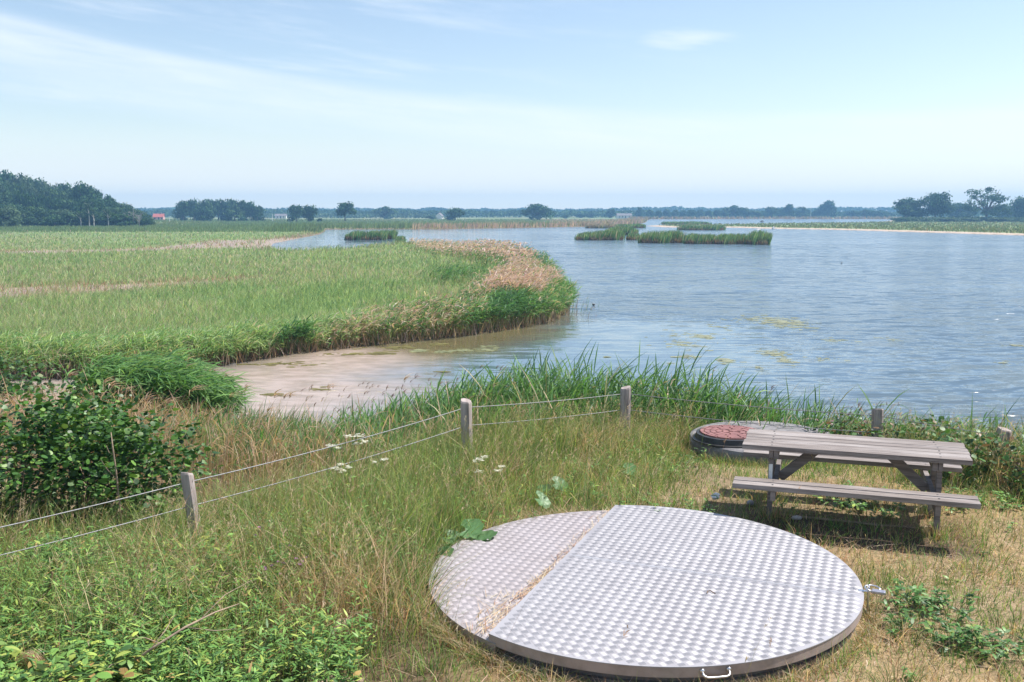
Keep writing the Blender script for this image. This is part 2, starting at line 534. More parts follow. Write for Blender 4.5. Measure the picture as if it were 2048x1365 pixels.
slope = vadd(vadd(vscale(ncol((0.6, 2.5, 1), 0.12, 3, 0.6), (0.6, 2.3, 0)), vscale(ncol((1.6, 5.0, 1), 0.2, 2, 0.5), (0.35, 1.1, 0))), vscale(ncol((0.10, 0.42, 1), 0.05, 2, 0.5), (0.14, 0.40, 0)))
slope = vadd(slope, vscale(ncol((2.6, 10.0, 1), 0.16, 2, 0.5), (0.12, 0.42, 0)))
amp = t.math('MULTIPLY', t.math('ADD', t.math('MULTIPLY', wind, 0.65), 0.5), t.math('SUBTRACT', 1.0, t.math('MULTIPLY', sep.outputs[2], 0.90)))
vs_ = t.node('ShaderNodeVectorMath', operation='SCALE'); t.setin(vs_.inputs[0], slope); t.setin(vs_.inputs['Scale'], amp)
nv = t.node('ShaderNodeVectorMath', operation='NORMALIZE'); t.setin(nv.inputs[0], vadd(vs_.outputs[0], (0, 0, 1)))
b = nv
mn = t.noise(t.mapping(pos, (0.9, 1.6, 1)), 1.3, 5, 0.62)
mudc = t.mix(t.step(mn, 0.35, 0.65), (0.41, 0.325, 0.28, 1), (0.29, 0.23, 0.185, 1))
deep = t.mix(sep.outputs[1], (0.095, 0.145, 0.19, 1), (0.14, 0.12, 0.06, 1))
bc = t.mix(sep.outputs[0], deep, mudc)
p = t.node('ShaderNodeBsdfPrincipled')
t.setin(p.inputs['Base Color'], bc)
t.setin(p.inputs['Roughness'], t.math('ADD', t.math('SUBTRACT', 0.14, t.math('MULTIPLY', sep.outputs[2], 0.07)), t.math('MULTIPLY', sep.outputs[0], 0.2)))
p.inputs['IOR'].default_value = 1.33
t.setin(p.inputs['Specular IOR Level'], t.math('SUBTRACT', 0.5, t.math('MULTIPLY', sep.outputs[0], 0.2)))
t.setin(p.inputs['Normal'], b.outputs[0])
t.setin(t.node('ShaderNodeOutputMaterial').inputs[0], p)
tag(link('water', me, m), kind='structure')

# floating algae
bag_v, bag_t, bag_c, nb_ = [], [], [], 0


def algae(px, py, rx, ry, n, smin, smax, col):
    global nb_
    cx, cy = G(px, py)
    sx = rx / F * cy
    y0 = G(px, py + ry)[1]; y1 = G(px, py - ry)[1]
    sy = (y1 - y0) / 2
    for _ in range(int(n * 2.2)):
        a_ = random.uniform(0, 2 * PI); r_ = abs(random.gauss(0, 0.55))
        X, Y = cx + sx * r_ * math.cos(a_), cy + sy * r_ * math.sin(a_)
        R = (smin + (smax - smin) * random.random() ** 2.2) * 0.62
        k = 9
        th = np.arange(k) / k * 2 * PI
        rr = R * np.array([random.uniform(0.45, 1.15) for _ in range(k)])
        el = random.uniform(1.0, 2.2)
        zz = 0.006 + random.random() * 0.012
        P = np.stack([X + rr * np.cos(th) * el, Y + rr * np.sin(th), np.full(k, zz)], 1)
        P = np.concatenate([[[X, Y, zz]], P])
        bag_v.append(P)
        bag_t.append(np.array([(0, 1 + i, 1 + (i + 1) % k) for i in range(k)]) + nb_)
        c_ = np.array(col) * random.uniform(0.8, 1.15)
        bag_c.append(np.repeat(c_[None], k + 1, 0)); nb_ += k + 1


YG = (0.42, 0.44, 0.32); OLV = (0.26, 0.24, 0.10); GRN = (0.33, 0.35, 0.2)
for a in [(1565, 645, 65, 14, 120, .05, .3, YG), (1500, 640, 90, 10, 50, .04, .16, YG), (1440, 655, 40, 8, 14, .05, .2, YG),
          (1410, 674, 25, 6, 26, .08, .26, YG), (1365, 690, 55, 14, 26, .05, .2, YG), (1350, 672, 45, 10, 18, .04, .16, YG),
          (1372, 714, 26, 4, 14, .06, .2, YG), (1455, 721, 20, 3.5, 14, .06, .2, YG), (1448, 729, 10, 2, 4, .05, .12, YG),
          (1545, 707, 30, 9, 30, .07, .25, YG), (1572, 722, 22, 6, 22, .06, .2, YG), (1517, 736, 10, 4, 8, .05, .15, YG),
          (1340, 728, 20, 2, 5, .04, .14, YG), (1670, 681, 40, 6, 18, .04, .16, YG), (1784, 680, 25, 5, 10, .04, .14, YG), (1650, 718, 40, 5, 12, .04, .13, YG),
          (2030, 692, 25, 3, 12, .05, .2, YG), (2005, 727, 30, 5, 8, .04, .14, YG), (1485, 748, 8, 2, 3, .04, .08, YG),
          (838, 703, 22, 4, 16, .1, .3, GRN), (885, 704, 22, 3, 12, .1, .26, GRN), (925, 702, 20, 3, 12, .08, .26, GRN), (970, 701, 25, 4, 14, .08, .3, GRN),
          (760, 707, 40, 4, 22, .08, .28, OLV), (790, 696, 60, 5, 30, .06, .24, OLV), (870, 690, 40, 3, 16, .05, .2, OLV), (980, 694, 30, 3, 10, .06, .2, GRN),
          (700, 710, 80, 4, 18, .05, .2, OLV), (560, 728, 120, 7, 26, .05, .22, OLV), (1215, 715, 8, 2, 3, .06, .16, GRN), (890, 745, 14, 2, 5, .05, .2, OLV),
          (635, 780, 22, 3, 10, .04, .16, OLV), (545, 790, 26, 4, 14, .05, .2, OLV), (650, 775, 10, 2, 4, .04, .12, OLV)]:
    algae(*a)
me = np_mesh('algae_mats', np.concatenate(bag_v), np.concatenate(bag_t), np.concatenate(bag_c))
tag(link('algae_mats', me, M['grass']), kind='stuff')

# ------------------------------------------------------------------ meadow
HC = (1.0, 7.2); HR = 1.645
MH = (3.20, 11.90)
TBL = (3.26, 8.96); TROT = math.atan2(-0.31, 0.95)
FENCE_PX = [(374, 946, 8.3), (932, 801, 11.0), (1252, 775, 12.6), (1755, 818, 11.6), (2008, 858, 10.6)]
FP = [At(*p) for p in FENCE_PX]
FLINE = [(-6.6, 6.3)] + [(p[0], p[1]) for p in FP] + [(7.6, 9.4)]


def line_dist(line, x, y):
    d = np.full(np.shape(x), 1e9)
    for (x0, y0), (x1, y1) in zip(line[:-1], line[1:]):
        ex, ey = x1 - x0, y1 - y0
        tt = np.clip(((x - x0) * ex + (y - y0) * ey) / (ex * ex + ey * ey), 0, 1)
        d = np.minimum(d, np.hypot(x - x0 - tt * ex, y - y0 - tt * ey))
    return d


def fence_y(x):
    return np.interp(x, [p[0] for p in FLINE], [p[1] for p in FLINE])


GREEN = (0.125, 0.25, 0.065); DGREEN = (0.06, 0.145, 0.04); YGREEN = (0.26, 0.35, 0.09)
OLIVEC = (0.29, 0.275, 0.115); STRAW = (0.56, 0.42, 0.275); RUST = (0.37, 0.20, 0.125); PALE = (0.66, 0.56, 0.44)
PAL = [GREEN, DGREEN, YGREEN, OLIVEC, STRAW, RUST]


def near_fields(x, y):
    """height of the sward and dryness"""
    n = vnoise(x * 0.9, y * 0.9, 51); nn = vnoise(x * 2.6, y * 2.6, 52)
    tall = sstep(0.25, -0.9, x - 0.22 * (y - 7.2)) * sstep(5.7, 6.8, y + 0.25 * (-x))
    tall = np.maximum(tall, 0.55 * sstep(2.2, 0.6, x) * sstep(8.7, 9.4, y))
    df = line_dist(FLINE, x, y)
    tall = np.maximum(tall, 1.0 * sstep(1.5, 0.35, df) * sstep(-3.4, -2.6, x) * sstep(0.9, 1.5, np.hypot(x - MH[0], y - MH[1] + 0.5)))
    tall = tall * (1 - 0.6 * sstep(-2.8, -3.4, x) * sstep(1.2, 0.4, df))
    h = 0.10 + 0.42 * tall + 0.07 * n
    dry = 0.22 + 0.14 * sstep(1.7, 2.6, x) + 0.45 * sstep(6.2, 5.4, y + 0.12 * x) * sstep(-0.9, 0.2, x) + 1.15 * (n - 0.5) + 0.5 * (nn - 0.5)
    # worn ground round the table
    lx = (x - TBL[0]) * math.cos(TROT) + (y - TBL[1]) * math.sin(TROT)
    ly = -(x - TBL[0]) * math.sin(TROT) + (y - TBL[1]) * math.cos(TROT)
    worn = sstep(1.7, 0.8, np.hypot(lx * 0.75, ly + 0.1)) * 0.5
    worn = np.maximum(worn, 0.65 * sstep(0.6, 0.15, np.abs(y - (7.9 - 0.3 * (x - 4.4)))) * sstep(3.7, 4.3, x))
    pt_ = vnoise(x * 1.1 + 9.0, y * 1.1, 57); dry = dry + 0.42 * tall * sstep(0.5, 0.7, pt_) - 0.2 * tall * sstep(0.45, 0.3, pt_)
    return h * (1 - 0.5 * worn), np.clip(dry + 0.5 * worn, 0, 1), worn, tall, n


def near_ok(x, y):
    ok = (np.hypot(x - HC[0], y - HC[1]) > HR + 0.01) & (np.hypot(x - MH[0], y - MH[1]) > 0.95)
    return ok & (y < fence_y(x) + 1.3)


def wedge(n, y0, y1, m=0.72, add=1.9):
    yy = np.sqrt(rng.uniform(y0 ** 2, y1 ** 2, n))
    xx = rng.uniform(-1, 1, n) * (m * yy + add)
    return xx, yy


bg = Bag()
x, y = wedge(262000, 4.0, 14.2)
k = near_ok(x, y); x, y = x[k], y[k]
h, dry, worn, tall, nz = near_fields(x, y)
dens = (0.62 - 0.35 * worn + 0.3 * vnoise(x * 4, y * 4, 77, 2)) * (1 - 0.35 * sstep(-1, -3.5, x) * sstep(8.0, 7.0, y))
k = rng.random(len(x)) < dens
x, y, h, dry, tall, nz = x[k], y[k], h[k], dry[k], tall[k], nz[k]
N = len(x)
z = gz(x, y) - 0.01
hh = h * rng.uniform(0.4, 1.35, N) * (0.45 + 1.1 * vnoise(x * 4.5, y * 4.5, 61, 2))
gr = np.clip(1 - dry, 0.03, 1)
gn = vnoise(x * 1.6, y * 1.6, 63)
P = np.stack([gr * (0.6 + 0.9 * gn), gr * 0.62 * (1.2 - gn), gr * (0.45 + 0.55 * tall), 0.05 + 0.12 * tall, dry ** 1.4 * 0.85, dry * 0.22 + 0.05 * tall], 1)
colr = pick(PAL, P, 0.5) * 1.12
ld = hdir(N, 0.3, 2.0)
lean = rng.uniform(0.1, 1.15, N)
a = UP[None] * hh[:, None] * 1.0 + ld * (hh * lean * 0.25)[:, None]
b = ld * (hh * lean * 0.8)[:, None] - UP[None] * (hh * lean * 0.35)[:, None]
side = hdir(N) * (rng.uniform(0.0016, 0.0034, N) * (0.8 + 0.05 * y))[:, None]
tip = colr * 0.74 + np.array(STRAW)[None] * 0.26 * rng.uniform(0.6, 1.1, (N, 1))
k = y < 8.5
for kk, S in ((k, 3), (~k, 2)):
    bg.ribbon(np.stack([x, y, z], 1)[kk], a[kk], b[kk], side[kk], S, colr[kk], 'blade', tip[kk])
tag(link('meadow_grass', bg.mesh('meadow_grass'), M['grass']), kind='stuff')

# flattened straw and litter
bg = Bag()
x, y = wedge(112000, 4.0, 12.5)
k = near_ok(x, y); x, y = x[k], y[k]
h, dry, worn, tall, nz = near_fields(x, y)
lx = (x - TBL[0]) * math.cos(TROT) + (y - TBL[1]) * math.sin(TROT); ly = -(x - TBL[0]) * math.sin(TROT) + (y - TBL[1]) * math.cos(TROT)
under = (np.abs(lx) < 1.1) & (ly > -0.95) & (ly < 0.6)
k = (rng.random(len(x)) < np.clip(dry * 1.1 - 0.28 - 0.3 * tall, 0.03, 1)) & ~(under & (rng.random(len(x)) < 0.75))
x, y = x[k], y[k]; N = len(x)
z = gz(x, y) + rng.uniform(0.0, 0.06, N)
L = rng.uniform(0.05, 0.26, N)
d = hdir(N)
a = d * L[:, None] + UP[None] * (L * rng.uniform(-0.05, 0.4, N))[:, None]
b = -UP[None] * (L * rng.uniform(0.0, 0.4, N))[:, None] + hdir(N) * (L * 0.2)[:, None]
c = pick([STRAW, PALE, RUST, OLIVEC], np.tile([0.5, 0.22, 0.22, 0.1], (N, 1)))
bg.ribbon(np.stack([x, y, z], 1), a, b, hdir(N) * rng.uniform(0.0014, 0.003, N)[:, None], 2, c, 'stem')
# straw blown along the step of the hatch and over its rim
N = 300
s_ = rng.uniform(-1.5, 1.45, N) ; s_ = np.where(rng.random(N) < 0.5, -rng.uniform(0.3, 1.5, N), s_)
cn_ = np.array([0.927, -0.374]); ct_ = np.array([0.374, 0.927])
off = -0.632 - 0.01 - np.abs(rng.normal(0, 0.045, N)) * (1 + 1.2 * (s_ < -0.8))
x = HC[0] + cn_[0] * off + ct_[0] * s_; y = HC[1] + cn_[1] * off + ct_[1] * s_
an = math.atan2(ct_[1], ct_[0]) + rng.normal(0, 0.5, N)
d = np.stack([np.cos(an), np.sin(an), np.zeros(N)], 1)
L = rng.uniform(0.05, 0.22, N)
bg.ribbon(np.stack([x, y, np.full(N, 1.905) + rng.uniform(0, 0.02, N)], 1), d * L[:, None], UP[None] * (L * rng.uniform(-0.02, 0.12, N))[:, None],
          UP[None] * 0.0005 + np.stack([-d[:, 1], d[:, 0], d[:, 2]], 1) * 0.0022, 2, pick([STRAW, PALE, RUST], np.tile([0.5, 0.3, 0.2], (N, 1))), 'stem')
tag(link('dry_straw', bg.mesh('dry_straw'), M['grass']), kind='stuff')

# taller seeding stems
bg = Bag()
x, y = wedge(17000, 4.6, 13.4)
k = near_ok(x, y); x, y = x[k], y[k]
h, dry, worn, tall, nz = near_fields(x, y)
k = rng.random(len(x)) < (0.02 + 0.75 * tall * (0.35 + nz))
x, y = x[k], y[k]; N = len(x)
z = gz(x, y)
H = rng.uniform(0.35, 0.72, N)
ld = hdir(N, 0.2, 0.9); lean = rng.uniform(0.1, 0.5, N)
a = UP[None] * H[:, None] + ld * (H * lean * 0.3)[:, None]
b = ld * (H * lean * 0.7)[:, None] - UP[None] * (H * lean * 0.2)[:, None]
c = pick([STRAW, OLIVEC, RUST, YGREEN], np.tile([0.34, 0.3, 0.14, 0.25], (N, 1)))
base = np.stack([x, y, z], 1)
bg.ribbon(base, a, b, hdir(N) * (0.0011 * (0.8 + 0.05 * y))[:, None], 3, c, 'stem')
tipp = base + a + b
td = (a + 2 * b); td /= np.linalg.norm(td, axis=1)[:, None]
for q in range(7):
    L = rng.uniform(0.025, 0.065, N)
    st = tipp - td * (rng.uniform(0, 0.11, N))[:, None]
    dd = td * 0.8 + hdir(N) * 0.5
    cc = c * 0.5 + np.array([0.55, 0.42, 0.31])[None] * 0.5
    bg.ribbon(st, dd * L[:, None], -UP[None] * (L * 0.25)[:, None], hdir(N) * rng.uniform(0.002, 0.004, N)[:, None], 2, cc, 'plume')
tag(link('seeding_grass', bg.mesh('seeding_grass'), M['grass']), kind='stuff')

# loose dead stems lying across the sward
bg = Bag()
x, y = wedge(2600, 4.6, 12.5)
k = near_ok(x, y); x, y = x[k], y[k]
h, dry, worn, tall, nz = near_fields(x, y)
k = rng.random(len(x)) < 0.12 + 0.8 * tall
x, y = x[k], y[k]; N = len(x)
hx, hy = rng.normal(-2.15, 0.32, 260), rng.normal(7.85, 0.35, 260)
x = np.concatenate([x, hx]); y = np.concatenate([y, hy]); N = len(x)
z = gz(x, y) + 0.02
d = hdir(N, 0.3, 1.3); L = rng.uniform(0.25, 0.75, N)
a = d * (L * rng.uniform(0.3, 0.9, N))[:, None] + UP[None] * (L * rng.uniform(0.35, 0.95, N))[:, None]
b = hdir(N) * (L * 0.15)[:, None] - UP[None] * (L * rng.uniform(0, 0.35, N))[:, None]
bg.ribbon(np.stack([x, y, z], 1), a, b, hdir(N) * 0.0019, 3, pick([STRAW, PALE, RUST, (0.2, 0.13, 0.09)], np.tile([.45, .3, .15, .1], (N, 1)), 0.4), 'stem')
tag(link('dead_grass_stems', bg.mesh('dead_grass_stems'), M['grass']), kind='stuff')

# short rough grass and straw heaped against the rim of the hatch
bg = Bag()
N = 15000
an = rng.uniform(0, 2 * PI, N); rr = HR + 0.012 + np.abs(rng.normal(0, 0.075, N))
x = HC[0] + rr * np.cos(an); y = HC[1] + rr * np.sin(an)
lft = sstep(0.1, -0.7, np.cos(an) * 0.927 - np.sin(an) * 0.374)
k = rng.random(N) < 0.45 + 0.55 * lft
x, y, an, lft, rr = x[k], y[k], an[k], lft[k], rr[k]; N = len(x)
H = (0.07 + 0.075 * lft) * rng.uniform(0.5, 1.5, N) * sstep(0.3, 0.0, rr - HR - 0.02) + 0.03
d = hdir(N)
bg.ribbon(np.stack([x, y, gz(x, y) - 0.01], 1), UP[None] * H[:, None] + d * (H * rng.uniform(0, .7, N))[:, None], d * (H * 0.5)[:, None] - UP[None] * (H * 0.3)[:, None], hdir(N) * 0.0026, 2,
          pick([STRAW, PALE, RUST, GREEN, OLIVEC], np.tile([.36, .16, .16, .18, .14], (N, 1)), 0.4), 'blade')
tag(link('rim_grass', bg.mesh('rim_grass'), M['grass']), kind='stuff')

# long coarse tufts with arching leaves: beside the hatch and along the fence
def tuft(bg, cx, cy, n, hmin, hmax, r, pal, pr, lean=(0.15, 0.7), w=0.003, mean=None):
    d = hdir(n); rr = r * np.sqrt(rng.random(n))
    bx, by = cx + d[:, 0] * rr, cy + d[:, 1] * rr
    bz = gz(bx, by) - 0.01
    H = rng.uniform(hmin, hmax, n)
    ln = rng.uniform(*lean, n)
    ld = d if mean is None else hdir(n, mean, 0.8)
    a_ = UP[None] * H[:, None] + ld * (H * ln * 0.4)[:, None]
    b_ = ld * (H * ln * 0.9)[:, None] - UP[None] * (H * ln * 0.55)[:, None]
    bg.ribbon(np.stack([bx, by, bz], 1), a_, b_, hdir(n) * w, 4, pick(pal, np.tile(pr, (n, 1))), 'blade')


bg = Bag()
for cx, cy, n, h0, h1, r in [(-0.78, 7.05, 130, .3, .75, .18), (-0.95, 6.75, 90, .3, .6, .2), (-1.1, 7.5, 90, .3, .6, .2), (-0.62, 7.85, 60, .25, .45, .15),
                             (2.75, 6.3, 70, .1, .24, .14), (2.35, 5.55, 60, .12, .3, .12), (2.0, 5.2, 70, .12, .28, .15), (2.95, 7.4, 60, .1, .24, .2),
                             (2.9, 6.0, 60, .12, .26, .15), (3.4, 7.55, 60, .08, .2, .2), (3.0, 7.1, 50, .1, .25, .2), (1.5, 9.0, 60, .1, .2, .2),
                             (4.2, 7.0, 80, .08, .22, .25), (3.6, 6.4, 80, .1, .24, .25), (1.85, 8.95, 40, .15, .3, .15), (2.2, 8.6, 40, .12, .3, .12), (2.65, 8.2, 40, .12, .3, .2),
                             (3.25, 9.6, 50, .1, .22, .15), (3.7, 9.3, 50, .1, .2, .15)]:
    tuft(bg, cx, cy, n, h0, h1, r, [GREEN, DGREEN, OLIVEC, STRAW, RUST], [.34, .3, .2, .12, .04])
for lx_, ly_ in [(-.74, -.28), (.74, -.28), (-.74, .28), (.74, .28), (-.66, -.33), (.82, -.33), (.70, -.36)]:
    cx = TBL[0] + lx_ * math.cos(TROT) - ly_ * math.sin(TROT); cy = TBL[1] + lx_ * math.sin(TROT) + ly_ * math.cos(TROT)
    tuft(bg, cx, cy, 60, 0.08, 0.24, 0.1, [GREEN, OLIVEC, STRAW, RUST], [.3, .2, .35, .15])
for k_ in range(46):
    an_ = math.radians(150 + 190 * k_ / 45)
    cx, cy = MH[0] + 1.02 * math.cos(an_), MH[1] + 1.02 * math.sin(an_)
    tuft(bg, cx, cy, 30, 0.06, 0.21, 0.09, [GREEN, DGREEN, OLIVEC, STRAW, RUST], [.3, .15, .2, .25, .1])
for _ in range(420):
    cx, cy = wedge(1, 5.0, 12.2)
    cx, cy = float(cx[0]), float(cy[0])
    if not near_ok(np.array([cx]), np.array([cy]))[0] or math.hypot(cx - HC[0], cy - HC[1]) < HR + 0.12: continue
    hh_, dr_, wo_, ta_, _n = [float(v[0]) for v in near_fields(np.array([cx]), np.array([cy]))]
    if random.random() < wo_: continue
    s_ = 0.16 + 0.4 * ta_
    tuft(bg, cx, cy, 34, s_ * 0.5, s_ * 1.15, 0.09, [GREEN, DGREEN, YGREEN, OLIVEC, STRAW], [.36, .28, .16, .1, .1], (0.1, 0.8), 0.0028)
tag(link('coarse_grass', bg.mesh('coarse_grass'), M['grass']), kind='stuff')

# ------------------------------------------------------------------ low leafy herbs (ground cover)
def herb(bg, cx, cy, H, nl, L, W, pal, pr, r=0.12, z0=None, droop=0.4, stemcol=(0.12, 0.13, 0.05)):
    z0_ = gz1(cx, cy) if z0 is None else z0
    ns = max(2, nl // 9)
    for s_ in range(ns):
        d = hdir(1)[0]; rr = r * math.sqrt(random.random())
        top = np.array([cx + d[0] * rr * 1.5, cy + d[1] * rr * 1.5, z0_ + H * random.uniform(0.6, 1.1)])
        bot = np.array([cx + d[0] * rr * 0.5, cy + d[1] * rr * 0.5, z0_ - 0.01])
        bg.ribbon(bot[None], (top - bot)[None], np.zeros((1, 3)), hdir(1) * 0.003, 2, np.array([stemcol]), 'stem')
        m_ = nl // ns
        t_ = rng.uniform(0.3, 1.0, m_)
        p_ = bot + (top - bot) * t_[:, None]
        ld = hdir(m_)
        LL = L * rng.uniform(0.6, 1.2, m_)
        a_ = ld * LL[:, None] + UP[None] * (LL * rng.uniform(0.0, 0.7, m_))[:, None]
        b_ = -UP[None] * (LL * droop * rng.uniform(0.4, 1.2, m_))[:, None]
        sd = np.stack([-ld[:, 1], ld[:, 0], rng.uniform(-0.4, 0.4, m_)], 1)
        bg.ribbon(p_, a_, b_, sd * (W * LL / L)[:, None], 4, pick(pal, np.tile(pr, (m_, 1))), 'leaf')


HP = [(0.13, 0.26, 0.06), (0.20, 0.34, 0.08), (0.36, 0.44, 0.10), (0.08, 0.18, 0.05), (0.38, 0.25, 0.09)]
bg = Bag()
for _ in range(900):
    px, py = random.uniform(-80, 720), random.uniform(1070, 1400)
    if px > 470 and random.random() < 0.7: continue
    cx, cy = G(px, py, 2.0)
    if not near_ok(np.array([cx]), np.array([cy]))[0]: continue
    kind = vnoise(np.array([cx * 1.3]), np.array([cy * 1.3]), 91)[0]
    if kind > 0.58 and random.random() < 0.7:
        herb(bg, cx, cy, random.uniform(0.2, 0.42), 16, 0.085, 0.021, HP, [.2, .3, .36, .08, .06], 0.12)
    else:
        herb(bg, cx, cy, random.uniform(0.18, 0.42), 46, 0.06, 0.0065, HP, [.42, .32, .14, .12, .02], 0.1, None, 0.2)
for _ in range(420):
    px, py = random.uniform(380, 1420), random.uniform(850, 1130)
    cx, cy = G(px, py, 1.95)
    if not near_ok(np.array([cx]), np.array([cy]))[0] or random.random() < 0.2: continue
    herb(bg, cx, cy, random.uniform(0.12, 0.3) + (0.16 if px < 850 else 0), 30, 0.055, 0.0065, HP, [.46, .32, .1, .12, .0], 0.13)
for _ in range(60):
    px, py = random.uniform(1640, 2100), random.uniform(960, 1010)
    cx, cy = G(px, py, 1.9)
    if not near_ok(np.array([cx]), np.array([cy]))[0]: continue
    herb(bg, cx, cy, random.uniform(0.05, 0.13), 24, 0.05, 0.012, HP, [.5, .25, .08, .2, .0], 0.16)
for _ in range(110):
    cx, cy = wedge(1, 5.0, 9.5); cx, cy = float(cx[0]), float(cy[0])
    if cx < 0.8 or not near_ok(np.array([cx]), np.array([cy]))[0]: continue
    if math.hypot(cx - HC[0], cy - HC[1]) < HR + 0.1: continue
    herb(bg, cx, cy, random.uniform(0.04, 0.1), 20, 0.045, 0.009, HP, [.45, .25, .1, .2, .0], 0.1)
tag(link('low_herbs', bg.mesh('low_herbs'), M['leaf']), kind='stuff')

# nettle clumps right of the hatch: plants one can point to
def plant_thing(name, label, cat, cx, cy, group, fn):
    z0 = gz1(cx, cy)
    bgp = Bag()
    fn(bgp, cx, cy)
    me = bgp.mesh(name)
    V_ = np.empty(len(me.vertices) * 3, dtype=np.float32); me.vertices.foreach_get('co', V_)
    V_ = V_.reshape(-1, 3) - np.array([cx, cy, z0], dtype=np.float32)
    me.vertices.foreach_set('co', V_.ravel()); me.update()
    o = link(name, me, M['leaf'], None, (cx, cy, z0))
    return tag(o, label, cat, group)


NP_ = [(0.085, 0.19, 0.045), (0.13, 0.27, 0.06), (0.05, 0.12, 0.032), (0.28, 0.36, 0.09)]
def nettle(spots, H, L, W):
    def fn(bgp, cx, cy):
        for dx, dy in spots:
            for _ in range(5):
                nx_, ny_ = cx + dx + random.gauss(0, .1), cy + dy + random.gauss(0, .1)
                if math.hypot(nx_ - HC[0], ny_ - HC[1]) < HR + 0.22: continue
                herb(bgp, nx_, ny_, H * random.uniform(.6, 1.2), 28, L, W, NP_, [.4, .3, .22, .06], 0.13)
    return fn


c_ = G(1828, 1205, 1.85); plant_thing('nettle_clump', 'dark green leafy clump just right of the padlocked hatch edge', 'plant', c_[0], c_[1], None, nettle([(-.1, .15), (0.05, 0), (.12, -.18)], .19, .058, .011))
c_ = G(1890, 1275, 1.85); plant_thing('nettle_clump', 'sprawling dark green leafy clump in dry grass at the lower right', 'plant', c_[0], c_[1], None, nettle([(-.12, .12), (.05, 0), (.2, -.08), (.3, -.15)], .15, .058, .011))

# butterbur: big round leaves on the hatch rim
def butterbur(leaves, R):
    def fn(bgp, cx, cy):
        z0 = gz1(cx, cy)
        for dx, dy, dz, r_, tx, ty in leaves:
            c0 = np.array([cx + dx, cy + dy, z0 + dz])
            b0 = np.array([cx + dx * 0.4, cy + dy * 0.4, z0 - 0.01])
            bgp.ribbon(b0[None], (c0 - b0)[None], np.zeros((1, 3)), np.array([[0.005, 0, 0]]), 2, np.array([[.12, .2, .06]]), 'stem')
            n_ = 28
            th = np.arange(n_) / n_ * 2 * PI
            rr = r_ * (1 + 0.07 * np.sin(th * 9) + 0.05 * np.sin(th * 4 + dx * 9)) * np.where(np.abs(th - PI) < 0.25, 0.45, 1.0)
            V_, T_ = [c0], []
            for ring, f_ in enumerate((0.5, 1.0)):
                zz = (-0.10 if ring == 0 else 0.10) * r_ + 0.06 * r_ * np.sin(th * 7) * f_
                px_, py_ = rr * f_ * np.cos(th), rr * f_ * np.sin(th)
                V_ += list(np.stack([c0[0] + px_, c0[1] + py_, c0[2] + zz + tx * px_ + ty * py_], 1))
            for i in range(n_):
                j = (i + 1) % n_
                T_ += [(0, 1 + i, 1 + j), (1 + i, 1 + n_ + i, 1 + n_ + j), (1 + i, 1 + n_ + j, 1 + j)]
            cc = np.array([.11, .22, .085]) * random.uniform(.75, 1.3)
            C_ = np.repeat(cc[None], len(V_), 0)
            bgp.add(np.array(V_), np.array(T_, dtype=np.int32), C_)
    return fn


c_ = G(955, 1052, 2.0)
plant_thing('butterbur_plant', 'broad round grey green leaves resting on the rim of the lower hatch plate', 'plant', c_[0], c_[1], 'butterbur plants',
            butterbur([(-.06, .02, .17, .11, .1, .5), (.07, -.02, .12, .10, .2, .1), (-.22, -.06, .12, .09, -.3, .4), (.0, -.12, .1, .08, .1, .4)], .1))
c_ = G(884, 1098, 1.95)
plant_thing('butterbur_plant', 'single small round leaf poking over the left rim of the hatch', 'plant', c_[0], c_[1], 'butterbur plants', butterbur([(0.02, 0, .12, .075, .2, .4)], .1))
c_ = G(1110, 960, 2.0)
plant_thing('butterbur_plant', 'pair of round leaves in green grass straight behind the hatch', 'plant', c_[0], c_[1], 'butterbur plants', butterbur([(0.04, 0, .16, .09, -.2, .5), (-.12, -.05, .12, .08, .2, .3)], .1))
c_ = G(1258, 935, 1.95)
plant_thing('butterbur_plant', 'dark round leaf standing in grass between the hatch and the third post', 'plant', c_[0], c_[1], 'butterbur plants', butterbur([(0, 0, .13, .075, .1, .7)], .1))
c_ = G(1085, 990, 2.0)
plant_thing('butterbur_plant', 'folded pale leaf low in the grass behind the middle of the hatch', 'plant', c_[0], c_[1], 'butterbur plants', butterbur([(0, 0, .15, .08, -.6, .6)], .1))

# ------------------------------------------------------------------ reeds
RG = (0.10, 0.225, 0.06); RDG = (0.055, 0.14, 0.042); RLG = (0.18, 0.32, 0.10)
RST = (0.50, 0.385, 0.26); RBR = (0.33, 0.21, 0.15); RPK = (0.62, 0.455, 0.415)


